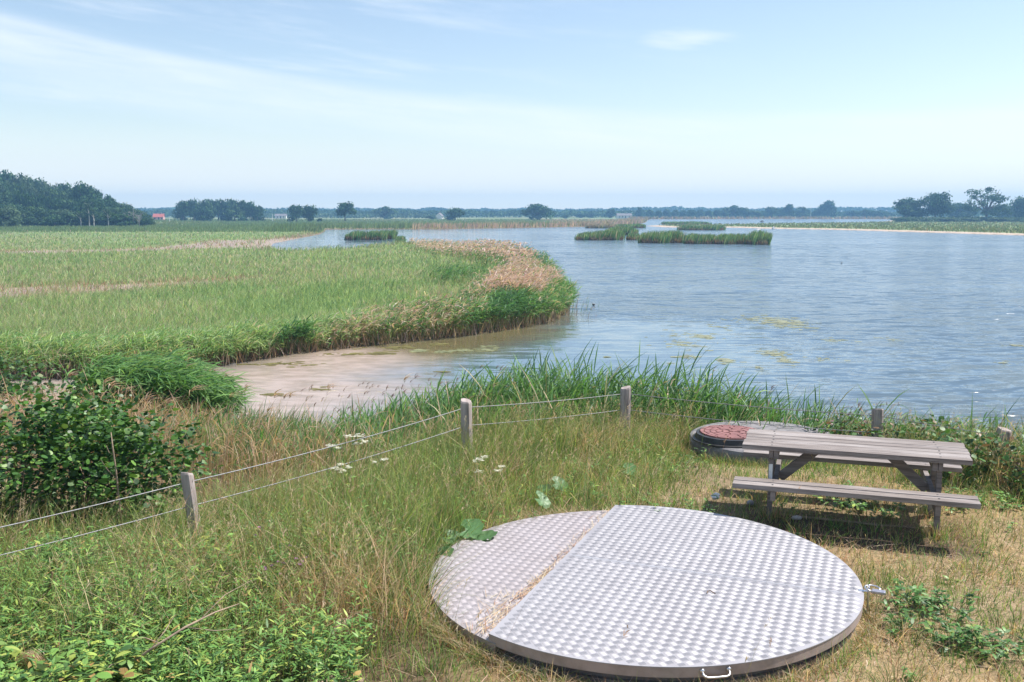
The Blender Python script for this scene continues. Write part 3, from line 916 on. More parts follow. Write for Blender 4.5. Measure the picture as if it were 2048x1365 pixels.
def reeds(bg, x, y, H, nl, pal, pr, wind=0.35, leafL=0.42, leafW=0.011, stemW=0.004, S=3, stempal=None, stempr=None, up=0.55, droop=1.0, t0=0.28):
    N = len(x)
    if N == 0: return None
    z = gz(x, y) - 0.02
    base = np.stack([x, y, z], 1)
    wd = hdir(N, 0.1, 0.5)
    a = UP[None] * H[:, None] + wd * (H * wind * 0.25)[:, None]
    b = wd * (H * wind * rng.uniform(0.3, 1.0, N))[:, None] - UP[None] * (H * wind * 0.25)[:, None]
    sc_ = pick(stempal or pal, np.tile(stempr or pr, (N, 1)))
    bg.ribbon(base, a, b, hdir(N) * stemW, 3, sc_, 'stem')
    for q in range(nl):
        t_ = t0 + (1 - t0) * (q + rng.random(N)) / nl
        t_ = t_[:, None]
        p_ = base + a * t_ + b * t_ ** 2
        ld = hdir(N) * 0.75 + wd * (0.35 + wind)
        ld /= np.linalg.norm(ld, axis=1)[:, None]
        L = leafL * rng.uniform(0.6, 1.15, N)
        a_ = ld * (L * 0.75)[:, None] + UP[None] * (L * up * rng.uniform(0.5, 1.4, N))[:, None]
        b_ = ld * (L * 0.2)[:, None] - UP[None] * (L * droop * rng.uniform(0.2, 0.85, N))[:, None]
        sd = np.stack([-ld[:, 1], ld[:, 0], rng.uniform(-0.7, 0.7, N)], 1)
        c_ = pick(pal, np.tile(pr, (N, 1)))
        bg.ribbon(p_, a_, b_, sd * leafW, S, c_, 'leaf')
    return base + a + b


def plumes(bg, top, L0, n=5, col=RPK, w=0.008, wind=0.6, dens=1.0):
    k = rng.random(len(top)) < dens
    top = top[k]; N = len(top)
    if N == 0: return
    for q in range(n):
        L = L0 * rng.uniform(0.6, 1.1, N)
        d = UP[None] * rng.uniform(0.5, 1.0, N)[:, None] + hdir(N, 0.1, 0.7) * rng.uniform(0.2, 0.7, N)[:, None]
        b_ = hdir(N, 0.0, 0.4) * (L * wind * 0.6)[:, None] - UP[None] * (L * 0.4)[:, None]
        c_ = np.array(col)[None] * rng.uniform(0.7, 1.25, (N, 1)) * rng.uniform(0.94, 1.06, (N, 3))
        st = top - UP[None] * (L * 0.35 * rng.random(N))[:, None]
        bg.ribbon(st, d * L[:, None], b_, hdir(N) * (w * rng.uniform(0.5, 1.2, N))[:, None], 3, c_, 'plume')


def along_bank(n, s0, s1, x0, x1):
    """points on the near bank at the depth s (inside the waterline)"""
    out = []
    while sum(len(o) for o in out) < n:
        xx = rng.uniform(x0, x1, n * 3); yy = rng.uniform(8, 25, n * 3)
        s_ = sdist(NEAR, xx, yy)
        k = (s_ > s0) & (s_ < s1) & (yy > fence_y(xx) + 0.35)
        out.append(np.stack([xx[k], yy[k]], 1))
    o = np.concatenate(out)[:n]
    return o[:, 0], o[:, 1]


bg = Bag()
# fresh green reed behind the fence, from the middle to the right
x, y = along_bank(2600, -0.3, 3.2, -3.2, 5.2)
k = rng.random(len(x)) < (0.25 + 0.75 * sstep(-3.2, -0.6, x)) * (1 - 0.8 * sstep(2.7, 4.6, x))
x, y = x[k], y[k]
H = rng.uniform(0.82, 1.27, len(x)) * (0.5 + 0.5 * sstep(-3.5, -0.6, x)) * (1 - 0.45 * sstep(2.0, 4.6, x))
tp = reeds(bg, x, y, H, 8, [RG, RDG, RLG, RST], [.45, .28, .24, .03], 0.2, 0.42, 0.0095, up=1.15, droop=0.75)
# short green blades at their foot
x, y = along_bank(5200, 0.2, 5.5, -5.2, 7.5)
H = rng.uniform(0.35, 0.75, len(x)) * (1 - 0.45 * sstep(2.5, 6.0, x)) * (1 - 0.5 * sstep(-1.5, -3.0, x) * sstep(5, 1.5, sdist(NEAR, x, y)))
reeds(bg, x, y, H, 3, [RG, RDG, RLG, RST, OLIVEC], [.45, .25, .15, .08, .07], 0.2, 0.36, 0.007, up=1.3, droop=0.6, t0=0.05)
x, y = along_bank(700, 0.0, 4.0, 5.0, 14)
reeds(bg, x, y, rng.uniform(0.4, 0.8, len(x)), 5, [RG, RDG, RLG, RST], [.45, .28, .22, .05], 0.25, 0.4, 0.01)
tag(link('green_reed_bed', bg.mesh('green_reed_bed'), M['reed']), kind='stuff')

# last year's stalks, straw and brown
bg = Bag()
x, y = along_bank(5200, 1.0, 7.5, -7.5, 0.2)
k = rng.random(len(x)) < (0.30 + 0.7 * sstep(-1.8, -3.2, x)) * (0.35 + 0.9 * vnoise(x * 0.8, y * 0.8, 120))
x, y = x[k], y[k]
H = rng.uniform(0.5, 1.05, len(x)) * (0.4 + 0.6 * sstep(1.5, 6.0, sdist(NEAR, x, y)))
OBR = (0.43, 0.285, 0.16)
tp = reeds(bg, x, y, H, 2, [RST, RBR, OBR, OLIVEC, RG], [.28, .2, .34, .08, .1], 0.14, 0.3, 0.004, 0.0042, up=1.2, droop=0.7)
plumes(bg, tp, 0.12, 4, (0.48, 0.33, 0.22), 0.006, 0.9, 0.10)
x, y = along_bank(2200, 3.6, 10.5, -15, -5.0)
H = rng.uniform(0.5, 1.0, len(x)) * (0.55 + 0.45 * sstep(4.0, 8.0, sdist(NEAR, x, y)))
tp = reeds(bg, x, y, H, 2, [RST, RBR, OBR, RG], [.35, .22, .35, .08], 0.16, 0.32, 0.005, 0.005, up=1.2, droop=0.8)
plumes(bg, tp, 0.2, 6, (0.52, 0.36, 0.25), 0.008, 1.0, 0.12)
# thin stalks with dark heads that stand over the green reed
x, y = along_bank(230, -0.6, 1.8, -4.2, 4.4)
H = rng.uniform(1.1, 1.75, len(x)) * (0.75 + 0.25 * sstep(-4, -1, x)) * (1 - 0.25 * sstep(1.5, 4.5, x))
tp = reeds(bg, x, y, H, 1, [RST, RBR], [.6, .4], 0.22, 0.25, 0.005, 0.003)
plumes(bg, tp, 0.17, 4, (0.27, 0.165, 0.14), 0.008, 0.5, 0.9)
tag(link('dead_reed_stalks', bg.mesh('dead_reed_stalks'), M['reed']), kind='stuff')


def group_thing(name, label, cat, x, y, H, bagfn, mat, group=None):
    pass


# the reed clump bowed by the wind at the mouth of the channel
CLX, CLY = -7.85, 20.0
bg = Bag()
an = rng.uniform(0, 2 * PI, 950); r_ = np.sqrt(rng.random(950))
x = CLX + 1.6 * r_ * np.cos(an); y = CLY + 1.5 * r_ * np.sin(an)
dome = np.sqrt(np.clip(1 - ((x - CLX + 0.5) / 2.3) ** 2, 0.03, 1))
H = (0.4 + 0.98 * dome) * (0.8 + 0.4 * vnoise(x * 1.5, y * 1.5, 140, 2)) * rng.uniform(0.85, 1.1, len(x))
tp = reeds(bg, x, y, H, 9, [RG, RDG, RLG], [.40, .18, .42], 0.6, 0.58, 0.014, 0.005, 4)
plumes(bg, tp[:16], 0.24, 6, (0.5, 0.36, 0.26), 0.011, 1.3, 1.0)
me = bg.mesh('reed_clump')
tag(link('reed_clump', me, M['reed']), 'big dense clump of wind-bowed green reeds at the edge of the muddy inlet', 'reeds')

# a few tall pale plumed stalks round the clump
bg = Bag()
sx, sy = [], []
for px, py, Y in [(545, 790, 18.3), (522, 785, 18.0), (560, 785, 18.6), (785, 750, 17.8), (640, 770, 19.2), (470, 770, 17.5), (440, 785, 17.0), (350, 770, 15), (310, 800, 14.5),
                  (265, 795, 14.5), (190, 755, 15.5), (205, 765, 15.8), (230, 770, 15.5), (120, 745, 18), (30, 790, 13), (60, 800, 14), (520, 815, 17)]:
    q = At(px, py, Y)
    g_ = gz1(q[0], q[1])
    if q[2] - g_ < 0.2: continue
    reeds_top = reeds(bg, np.array([q[0]]), np.array([q[1]]), np.array([(q[2] - g_) * 1.02]), 2, [RST, PALE], [.7, .3], 0.2, 0.3, 0.006, 0.004)
    plumes(bg, np.repeat(reeds_top, 2, 0), 0.24, 7, (0.56, 0.40, 0.29), 0.010, 1.4, 1.0)
tag(link('plumed_reed_stalks', bg.mesh('plumed_reed_stalks'), M['reed']), kind='stuff')

# ------------------------------------------------------------------ marsh beyond the inlet
PX1 = [(940, 590), (985, 535), (1010, 525), (1060, 528), (1092, 555), (1088, 585), (1040, 598), (985, 600)]
PX2 = [(810, 474), (870, 470), (960, 472), (1010, 483), (1042, 497), (1068, 520), (1000, 522), (950, 508), (890, 500), (830, 492)]
PX3 = [(440, 700), (560, 665), (680, 630), (770, 600), (900, 575), (940, 600), (830, 640), (720, 665), (600, 690)]
PX4 = [(860, 595), (950, 560), (1000, 540), (1010, 560), (960, 590), (880, 620)]
DK = [(840, 548), (900, 538), (960, 540), (950, 556), (870, 560)]
PK1, PK2, PK3, PK4 = [[G(a_, b_, 1.1) for a_, b_ in L_] for L_ in (PX1, PX2, PX3, PX4)]
DKP = [G(a_, b_, 0.8) for a_, b_ in DK]
DK2 = [G(a_, b_, 0.8) for a_, b_ in [(535, 668), (600, 655), (612, 690), (560, 700)]]
DK3 = [G(a_, b_, 0.8) for a_, b_ in [(960, 600), (1040, 600), (1050, 640), (965, 645)]]


def marsh_sample(n, pxa, pxb, pya, pyb, zz=0.4):
    px = rng.uniform(pxa, pxb, n); py = rng.uniform(pya, pyb, n)
    u = (px - 1024) / F; v = -(py - 682.5) / F
    dy, dz = cp + v * sp, -sp + v * cp
    t_ = (zz - CZ) / dz
    return u * t_, dy * t_


def marsh_ok(x, y):
    s_ = sdist(MARSH, x, y)
    mm = np.maximum(sdist(MUD1, x, y), sdist(MUD2, x, y))
    nn = vnoise(x * 0.45, y * 0.3, 71)
    return s_, mm + 1.6 * (nn - 0.5)


bg = Bag()
x, y = marsh_sample(330000, -420, 1180, 455, 775)
s_, mm = marsh_ok(x, y)
k = (s_ > 0.15) & ((mm < 0) | (rng.random(len(x)) < 0.22 + 0.62 * sstep(-24, -12, x) * (y < 90) + 0.4 * (vnoise(x * 0.5, y * 0.2, 73) > 0.55))) & (sdist(NEAR, x, y) < -0.5)
x, y, s_, mm = x[k], y[k], s_[k], mm[k]
N = len(x)
z = gz(x, y)
nA = vnoise(x * 0.10, y * 0.06, 81); nB = vnoise(x * 0.4, y * 0.25, 82); nC = vnoise(x * 0.03, y * 0.03, 83)
H = (0.22 + 0.38 * nB) * rng.uniform(0.5, 1.35, N) * (1 + 0.5 * sstep(6, 1.5, s_))
dead = (mm > -1.0)
pk = np.maximum.reduce([sdist(q, x, y) for q in (PK3, PK4)])
pkw = sstep(-1.5, 1.0, pk)
st = sstep(0.45, 0.68, nA) * 0.95 + 0.5 * sstep(0.5, 0.75, vnoise(x * 0.6, y * 0.2, 84)) + 0.30 * sstep(45, 85, y) + 0.35 * pkw + 0.3 * sstep(0.55, 0.8, nC)
st = np.clip(st + 0.5 * dead, 0, 1.3)
MG = (0.275, 0.40, 0.18); MDG = (0.16, 0.275, 0.125); MYG = (0.40, 0.50, 0.22); MST = (0.50, 0.46, 0.31); MPK = (0.57, 0.44, 0.39); MGY = (0.33, 0.38, 0.23)
fr = sstep(60, 32, y)
P = np.stack([0.5 + 0.3 * nB + 0.2 * fr, 0.35 * (1.3 - nB) + 0 * x, 0.25 + 0.7 * fr * nB, 0.42 * st, 0.14 * st + 0.25 * pkw, 0.32 * sstep(40, 110, y)], 1)
c = pick([MG, MDG, MYG, MST, MPK, MGY], P, 0.38)
c = np.where((dead & (rng.random(N) < 0.6))[:, None], pick([RST, RBR, MPK, MG], np.tile([.3, .35, .15, .2], (N, 1))), c)
w_ = np.maximum(0.006, 0.00034 * y) * rng.uniform(0.6, 1.3, N)
ld = hdir(N, 0.1, 1.8); lean = rng.uniform(0.1, 0.95, N)
a = UP[None] * H[:, None] + ld * (H * lean * 0.3)[:, None]
b = ld * (H * lean * 0.7)[:, None] - UP[None] * (H * lean * 0.3)[:, None]
bg.ribbon(np.stack([x, y, z], 1), a, b, hdir(N, 0, 0.9) * w_[:, None], 2, c, 'blade')
# trampled stubs on the mud strip
x, y = marsh_sample(9000, -420, 760, 540, 625, 0.3)
s_, mm = marsh_ok(x, y)
k = (mm > 0) & (s_ > 1)
x, y = x[k], y[k]; N = len(x)
d = hdir(N)
L = rng.uniform(0.15, 0.6, N)
bg.ribbon(np.stack([x, y, gz(x, y) + rng.uniform(0, .05, N)], 1), d * L[:, None] + UP[None] * (L * rng.uniform(0, .35, N))[:, None], np.zeros((N, 3)),
          hdir(N) * 0.02, 2, pick([(0.13, 0.1, 0.09), RBR, PALE, RST], np.tile([.5, .2, .15, .15], (N, 1))), 'blade')
tag(link('marsh_grass', bg.mesh('marsh_grass'), M['grass']), kind='stuff')

# tall reed fringe along the water
bg = Bag()
x, y = marsh_sample(150000, -420, 1190, 480, 800, 0.1)
s_ = sdist(MARSH, x, y)
pool = sdist([G(a_, b_) for a_, b_ in [(300, 508), (560, 506), (700, 502), (800, 491), (800, 470), (400, 470)]], x, y)
nb2 = vnoise(x * 0.35, y * 0.35, 95)
wid = 2.2 + 1.6 * nb2 + 3.0 * sstep(2, 3.5, x) * 0
pk = np.maximum(sdist(PK1, x, y), sdist(PK2, x, y))
dkd = np.maximum.reduce([sdist(q_, x, y) for q_ in (DKP, DK2, DK3)]) + 1.2 * (nb2 - 0.5)
k = (sdist(NEAR, x, y) < -0.5) & (s_ > -0.15) & (((s_ < wid) & (pool < -1)) | (pk > -0.8) | (dkd > 0)) & (y < 160)
x, y, s_, pk, nb2, dkd = x[k], y[k], s_[k], pk[k], nb2[k], dkd[k]
k = rng.random(len(x)) < np.clip(0.35 + 0.3 * (s_ < 0.8) + (pk > 0) * 0.5, 0, 1) * np.where(y < 55, 1, 0.8)
x, y, s_, pk, nb2, dkd = x[k], y[k], s_[k], pk[k], nb2[k], dkd[k]
N = len(x)
hv = vnoise(x * 0.7, y * 0.7, 97)
pk3 = np.maximum(sdist(PK3, x, y), sdist(PK4, x, y))
ispk = (pk + 3.0 * (nb2 - 0.5) > 0.15)
ispk3 = (~ispk) & (rng.random(N) < 0.55 * sstep(-1.2, 0.6, pk3))
tipz = sstep(-4, 2, x) * (y < 60)
H = (0.85 + 0.55 * hv - 0.05 * tipz) * rng.uniform(0.75, 1.1, N)
H = np.where(ispk, 1.25 + 0.3 * hv, H)
H *= 1 - 0.38 * sstep(-3, -8, x)
H *= 0.72 + 0.5 * vnoise(x * 1.3, y * 1.3, 98, 2)
lw = np.maximum(0.012, 0.00042 * y)
far_ = y > 70
dk_ = (dkd > 0)
ispk &= ~dk_; ispk3 &= ~dk_
H = np.where(dk_, (0.8 + 0.5 * hv), H)
gsel = ~ispk & ~ispk3 & ~dk_
bx = np.stack([x, y], 1)
for sel, nl, pal, pr in ((dk_, 6, [RG, RDG, (0.045, 0.115, 0.045)], [.5, .35, .15]), (gsel & ~far_ & (x > -5), 6, [RG, RDG, RLG, RST], [.40, .20, .30, .10]), (gsel & ~far_ & (x <= -5), 6, [MG, RG, RLG, MYG, RST], [.3, .2, .25, .2, .05]), (gsel & far_, 3, [RG, RDG, RLG, RST], [.45, .3, .1, .15]),
                         (ispk3, 3, [RST, MPK, RG, PALE], [.4, .25, .2, .15]), (ispk & ~far_, 3, [MPK, RST, RG, RBR], [.5, .2, .15, .15]), (ispk & far_, 2, [MPK, RPK, RG], [.5, .3, .2])):
    idx = np.where(sel)[0]
    lim = 5200 if nl == 6 else 2800
    if len(idx) > lim: idx = rng.choice(idx, lim, replace=False)
    if len(idx) == 0: continue
    ym = float(np.median(y[idx]))
    tp = reeds(bg, x[idx], y[idx], H[idx], nl, pal, pr, 0.38, 0.46, max(0.012, 0.0004 * ym), max(0.006, 0.00018 * ym), 3, [RST, RBR, RG], [.35, .35, .3], up=0.8, t0=0.42)
    if nl <= 3 and not (pal[0] == RG):
        plumes(bg, tp, 0.28, 3, (0.62, 0.42, 0.36), max(0.012, 0.0004 * ym), 0.9, 0.75)
# brown bare stalks at the waterline
idx = np.where((s_ < 0.9) & (y < 75))[0]
if len(idx) > 6500: idx = rng.choice(idx, 6500, replace=False)
N = len(idx)
hb = rng.uniform(0.3, 0.85, N)
d = hdir(N)
bg.ribbon(np.stack([x[idx], y[idx] - 0.22, np.maximum(gz(x[idx], y[idx]), -0.05)], 1), UP[None] * hb[:, None] + d * (hb * rng.uniform(0, .6, N))[:, None],
          d * (hb * rng.uniform(-.2, .4, N))[:, None], hdir(N) * 0.013, 2, pick([RBR, MPK, RST, (0.16, 0.1, 0.08)], np.tile([.35, .3, .2, .15], (N, 1))), 'stem')
# thin stalks standing in the water off the point
x, y = [], []
for _ in range(46):
    a_ = random.uniform(1125, 1195); b_ = random.uniform(600, 640)
    q = G(a_, b_); x.append(q[0]); y.append(q[1])
x, y = np.array(x), np.array(y)
reeds(bg, x, y, rng.uniform(0.5, 1.1, len(x)) + 0.4 * 0, 1, [RBR, RG, RDG], [.5, .25, .25], 0.2, 0.25, 0.01, 0.012)
tag(link('reed_fringe', bg.mesh('reed_fringe'), M['reed']), kind='stuff')

# grass and reed beyond, out to the far shore
bg = Bag()
x, y = marsh_sample(60000, -420, 1330, 438.5, 462, 0.6)
s1 = sdist(MARSH, x, y)
k = (s1 > 0.5) & (y > 120) & (y < 900) & (np.maximum(sdist(MUD2, x, y), -9) < 0)
x, y, s1 = x[k], y[k], s1[k]; N = len(x)
fringe = s1 < 14
pink = fringe & (x > -30) | ((x > 20) & (y > 380) & (rng.random(N) < 0.7))
H = np.where(fringe, rng.uniform(1.2, 2.0, N), rng.uniform(0.4, 0.9, N)) * (1 - 0.3 * (y < 250))
na_ = vnoise(x * 0.02, y * 0.008, 131)
c = pick([(0.18, 0.26, 0.13), (0.22, 0.29, 0.155), (0.27, 0.29, 0.17)], np.stack([0.6 + 0 * na_, 0.6 + 0 * na_, 1.4 * sstep(.4, .8, na_)], 1))
c = np.where(pink[:, None], pick([(0.56, 0.41, 0.37), (0.46, 0.35, 0.28), (0.22, 0.27, 0.14)], np.tile([.5, .3, .2], (N, 1))), c)
d = hdir(N, 0, 0.8)
bg.ribbon(np.stack([x, y, gz(x, y)], 1), UP[None] * H[:, None] + d * (H * 0.1)[:, None], d * (H * 0.15)[:, None], hdir(N, 0, 0.6) * (0.00055 * y)[:, None], 2, c, 'blade')
# sedge on the right-hand spit and tan reed line along the far shore
x, y = marsh_sample(26000, 1270, 2500, 440, 475, 0.4)
s2 = sdist(SPIT, x, y)
k = (s2 > 4.0) & (y < 640)
x, y = x[k], y[k]; N = len(x)
H = rng.uniform(0.25, 0.6, N)
bg.ribbon(np.stack([x, y, gz(x, y)], 1), UP[None] * H[:, None], hdir(N) * (H * 0.2)[:, None], hdir(N, 0, 0.6) * (0.0006 * y)[:, None], 2,
          pick([(0.155, 0.215, 0.105), (0.21, 0.245, 0.14), (0.32, 0.28, 0.19), (0.085, 0.13, 0.07)], np.tile([.4, .3, .2, .1], (N, 1))), 'blade')
x = rng.uniform(60, 330, 9000); y = rng.uniform(690, 800, 9000)
s1 = sdist(MARSH, x, y)
k = (s1 > 0.5) & (s1 < 14); x, y = x[k], y[k]; N = len(x)
H = rng.uniform(1.4, 2.4, N)
bg.ribbon(np.stack([x, y, gz(x, y)], 1), UP[None] * H[:, None], hdir(N) * (H * 0.15)[:, None], hdir(N, 0, 0.6) * 0.5, 2,
          pick([(0.42, 0.32, 0.25), (0.33, 0.27, 0.18), (0.2, 0.2, 0.1)], np.tile([.5, .3, .2], (N, 1))), 'blade')
tag(link('far_marsh_reeds', bg.mesh('far_marsh_reeds'), M['reed']), kind='stuff')

# ------------------------------------------------------------------ reed islands in the lake
ISL = [(1154, 1249, 481, 464, 'long low reed island furthest left of the green islands in the lake'),
       (1212, 1276, 471, 456.5, 'reed island lying just behind the leftmost long island'),
       (1256, 1281, 481, 464.5, 'smallest green reed island, squeezed between two longer ones'),
       (1280, 1369, 487, 463.5, 'dense green reed island in the middle of the island row'),
       (1372, 1434, 488.5, 468.5, 'short reed island just right of the middle one'),
       (1432, 1499, 489, 467, 'reed island with a double crest, next to last on the right'),
       (1498, 1546, 490, 468, 'rounded dark reed island at the right end of the row'),
       (1361, 1452, 461, 450.5, 'flat grey green reed island behind the row, before the sandy spit'),
       (1328, 1424, 449.3, 443.8, 'thin dark reed island far back in front of the far shore water'),
       (1172, 1230, 457, 447.5, 'low reed island topped with pinkish plumes at the end of the pink reed bank'),
       (1228, 1292, 456.5, 448.5, 'low dark reed island right of the pink plumed one'),
       (688, 770, 480.5, 463, 'reed island alone in the small pool behind the marsh'),
       (752, 790, 479, 461.5, 'upright paler green reeds at the right end of the pool island'),
       (788, 806, 487, 475.5, 'small dark reed bush at the back corner of the marsh')]
for i, (xa, xb, yb, yt, lab) in enumerate(ISL):
    cx, cy = G((xa + xb) / 2, yb, 0.0)
    W_ = (xb - xa) / F * cy / 2
    dp = min(max(W_ * 0.55, 2.0), 6.5)
    Ht = (yb - yt) / F * cy * 1.28
    cy += dp
    n_ = int(1500 * (xb - xa) / 90) + 300
    th = rng.uniform(0, 2 * PI, n_); r_ = np.sqrt(rng.random(n_))
    edge_ = 1 + 0.16 * np.sin(th * 5 + i) + 0.1 * np.sin(th * 11 + 2 * i)
    X = W_ * np.sign(np.cos(th)) * np.abs(np.cos(th)) ** 0.75 * r_ * np.minimum(edge_, 1.08)
    Y_ = dp * np.sin(th) * r_ * edge_
    hh = Ht * (0.72 + 0.4 * vnoise((X + cx) * 0.35, (Y_ + cy) * 0.3, 200 + i)) * rng.uniform(0.55, 1.08, n_)
    hh = hh * (0.8 + 0.2 * np.clip(1 - np.abs(X / W_) ** 6, 0, 1)) * (0.72 + 0.5 * vnoise((X + cx) * 0.16, np.zeros(n_) + i * 3.3, 260 + i, 2))
    pinkish = i in (9,)
    bgi = Bag()
    d = hdir(n_, 0.1, 0.8)
    pal = [(0.20, 0.34, 0.14), (0.11, 0.215, 0.10), (0.32, 0.44, 0.2), (0.44, 0.38, 0.26)]
    cc = pick(pal, np.tile([.38, .28, .22, .12] if not pinkish else [.2, .2, .1, .5], (n_, 1)))
    tipc = cc if not pinkish else cc * 0.3 + np.array(RPK) * 0.7
    base = np.stack([X, Y_, np.full(n_, -0.05)], 1)
    bgi.ribbon(base, UP[None] * hh[:, None] + d * (hh * 0.1)[:, None], d * (hh * 0.22)[:, None], hdir(n_, 0, 0.7) * 0.00033 * cy, 3, cc, 'leaf', tipc)
    # brown stalk foot
    m_ = n_ // 4
    th = rng.uniform(PI, 2 * PI, m_)
    bX = W_ * np.sign(np.cos(th)) * np.abs(np.cos(th)) ** 0.75 * 0.98; bY = dp * np.sin(th) * 0.98
    bh = Ht * rng.uniform(0.15, 0.45, m_)
    bgi.ribbon(np.stack([bX, bY - 0.1, np.full(m_, -0.05)], 1), UP[None] * bh[:, None], hdir(m_) * (bh * 0.2)[:, None], hdir(m_, 0, .6) * 0.0003 * cy, 2,
               pick([RBR, (0.14, 0.11, 0.07), RST], np.tile([.4, .4, .2], (m_, 1))), 'stem')
    tag(link('reed_island', bgi.mesh('reed_island'), M['reed'], None, (cx, cy, 0)), lab, 'reed island', 'reed islands in the lake')

# ------------------------------------------------------------------ solids in bmesh
def tube(bm, pts, rad, n=8, cap=True):
    """tube through points; rad is a number or one per point"""
    pts = [Vector(p) for p in pts]
    rad = [rad] * len(pts) if not hasattr(rad, '__len__') else rad
    rings = []
    ref = None
    for i, p in enumerate(pts):
        d = (pts[min(i + 1, len(pts) - 1)] - pts[max(i - 1, 0)]).normalized()
        if ref is None:
            ref = d.orthogonal().normalized()
        ref = (ref - d * ref.dot(d)).normalized()
        q = d.cross(ref)
        rings.append([bm.verts.new(p + (ref * math.cos(2 * PI * k / n) + q * math.sin(2 * PI * k / n)) * rad[i]) for k in range(n)])
    for r0, r1 in zip(rings[:-1], rings[1:]):
        for k in range(n):
            bm.faces.new((r0[k], r0[(k + 1) % n], r1[(k + 1) % n], r1[k]))
    if cap:
        bm.faces.new(list(reversed(rings[0]))); bm.faces.new(rings[-1])
    return bm


def box(bm, c, s, rot=None, bev=0.0):
    r = bmesh.ops.create_cube(bm, size=1.0)
    vs = r['verts']
    bmesh.ops.scale(bm, vec=s, verts=vs)
    if bev:
        es = list({e for v in vs for e in v.link_edges})
        rb = bmesh.ops.bevel(bm, geom=es, offset=bev, segments=2, affect='EDGES', profile=0.6)
        vs = list({v for f in rb['faces'] for v in f.verts} | {v for v in vs if v.is_valid})
    if rot is not None:
        bmesh.ops.rotate(bm, cent=(0, 0, 0), matrix=rot, verts=vs)
    bmesh.ops.translate(bm, vec=c, verts=vs)
    return vs


def beam(bm, p0, p1, w, d, side=(1, 0, 0), bev=0.004):
    """square timber from p0 to p1; d along side, w across it"""
    p0, p1 = Vector(p0), Vector(p1)
    ax = (p1 - p0); L = ax.length; ax.normalize()
    sd = Vector(side); sd = (sd - ax * sd.dot(ax)).normalized()
    ot = ax.cross(sd)
    Mx = Matrix((ax, sd, ot)).transposed()
    return box(bm, (p0 + p1) / 2, (L, d, w), Mx, bev)


# ------------------------------------------------------------------ the fence
fence = thing('wire_fence', 'low fence of weathered grey posts and two pale wires along the top of the bank', 'fence', (FP[1][0], FP[1][1], gz1(FP[1][0], FP[1][1])))
fo = Vector(fence.location)
allp = [At(-420, 1120, 6.1)] + FP + [At(2330, 930, 9.6)]
lean_ = [(0, 0), (-0.11, 0.03), (-0.02, 0.01), (0.015, 0.02), (-0.02, 0.02), (0.025, 0), (0, 0)]
tops = []
for i, p in enumerate(allp):
    g_ = gz1(p[0], p[1])
    Ht = p[2] - g_
    R = [0.056, 0.056, 0.066, 0.074, 0.072, 0.078, 0.07][i]
    bm = bmesh.new()
    n = 10
    rings = []
    rs = random.Random(40 + i)
    jit = [rs.uniform(0.84, 1.08) for _ in range(n)]
    for hz in (-0.05, 0.12, 0.35, 0.6, 0.85, 0.975, 1.0):
        ring = []
        for k in range(n):
            an = 2 * PI * k / n + 0.2
            sq = 1.0 / max(abs(math.cos(an)), abs(math.sin(an))) ** 0.55
            rr = R * jit[k] * sq * (0.9 if hz > 0.99 else 1.0)
            zt = Ht * hz + (0.016 * math.cos(an * 1 + i * 2) if hz > 0.9 else 0)
            ring.append(bm.verts.new((rr * math.cos(an) + lean_[i][0] * hz * Ht, rr * math.sin(an) + lean_[i][1] * hz * Ht, zt)))
        rings.append(ring)
    for r0, r1 in zip(rings[:-1], rings[1:]):
        for k in range(n):
            bm.faces.new((r0[k], r0[(k + 1) % n], r1[(k + 1) % n], r1[k]))
    bm.faces.new(rings[-1])
    # turn grain axis: mesh is built upright, the wood grain runs along local x of the rotated mesh
    bmesh.ops.rotate(bm, cent=(0, 0, 0), matrix=Matrix.Rotation(PI / 2, 3, 'Y'), verts=bm.verts)
    bx_, by_ = p[0] - lean_[i][0] * Ht, p[1] - lean_[i][1] * Ht
    po = obj('fence_post', bm, M['post_wood'], fence, (bx_ - fo.x, by_ - fo.y, g_ - fo.z))
    po.rotation_euler = (0, -PI / 2, 0)
    tops.append(Vector((bx_, by_, g_)))
    tops[-1] = (Vector((bx_, by_, g_)), Vector((lean_[i][0] * Ht, lean_[i][1] * Ht, Ht)), R)
for dz, wn in ((0.085, 'upper_wire'), (0.30, 'lower_wire')):
    bm = bmesh.new()
    for (b0, v0, r0), (b1, v1, r1) in zip(tops[:-1], tops[1:]):
        a_ = b0 + v0 * (1 - dz / v0.z); b_ = b1 + v1 * (1 - dz / v1.z)
        pts = []
        for k in range(13):
            tt = k / 12
            q = a_.lerp(b_, tt)
            q.z -= 0.05 * 4 * tt * (1 - tt) * ((b_ - a_).length / 4.5) ** 2
            pts.append(q - fo)
        tube(bm, pts, 0.005, 6, False)
    tag(obj(wn, bm, M['wire'], fence, smooth=True))

# ------------------------------------------------------------------ picnic table
TB = thing('picnic_table', 'weathered grey wooden picnic table with two fixed plank benches on worn grass', 'picnic table', (TBL[0], TBL[1], 1.77), TROT)
tl, tw, th_ = 2.0, 0.72, 0.045
zt = 0.75


def planks(bm, y0, y1, n, L, ztop, th, gap=0.008):
    w = (y1 - y0 - gap * (n - 1)) / n
    for k in range(n):
        yc = y0 + w / 2 + k * (w + gap)
        dx = random.uniform(-.006, .006)
        box(bm, (dx, yc, ztop - th / 2 + random.uniform(-.0015, .0015)), (L, w, th), None, 0.004)


bm = bmesh.new(); planks(bm, -tw / 2, tw / 2, 6, tl, zt, th_); tt_ = obj('tabletop', bm, M['table_wood'], TB)


def bolts(parent, spots, z):
    for bx_, by_ in spots:
        bm = bmesh.new()
        tube(bm, [(bx_, by_, z - 0.004), (bx_, by_, z + 0.003)], 0.009, 8)
        obj('bolt', bm, M['dark_rock'], parent)


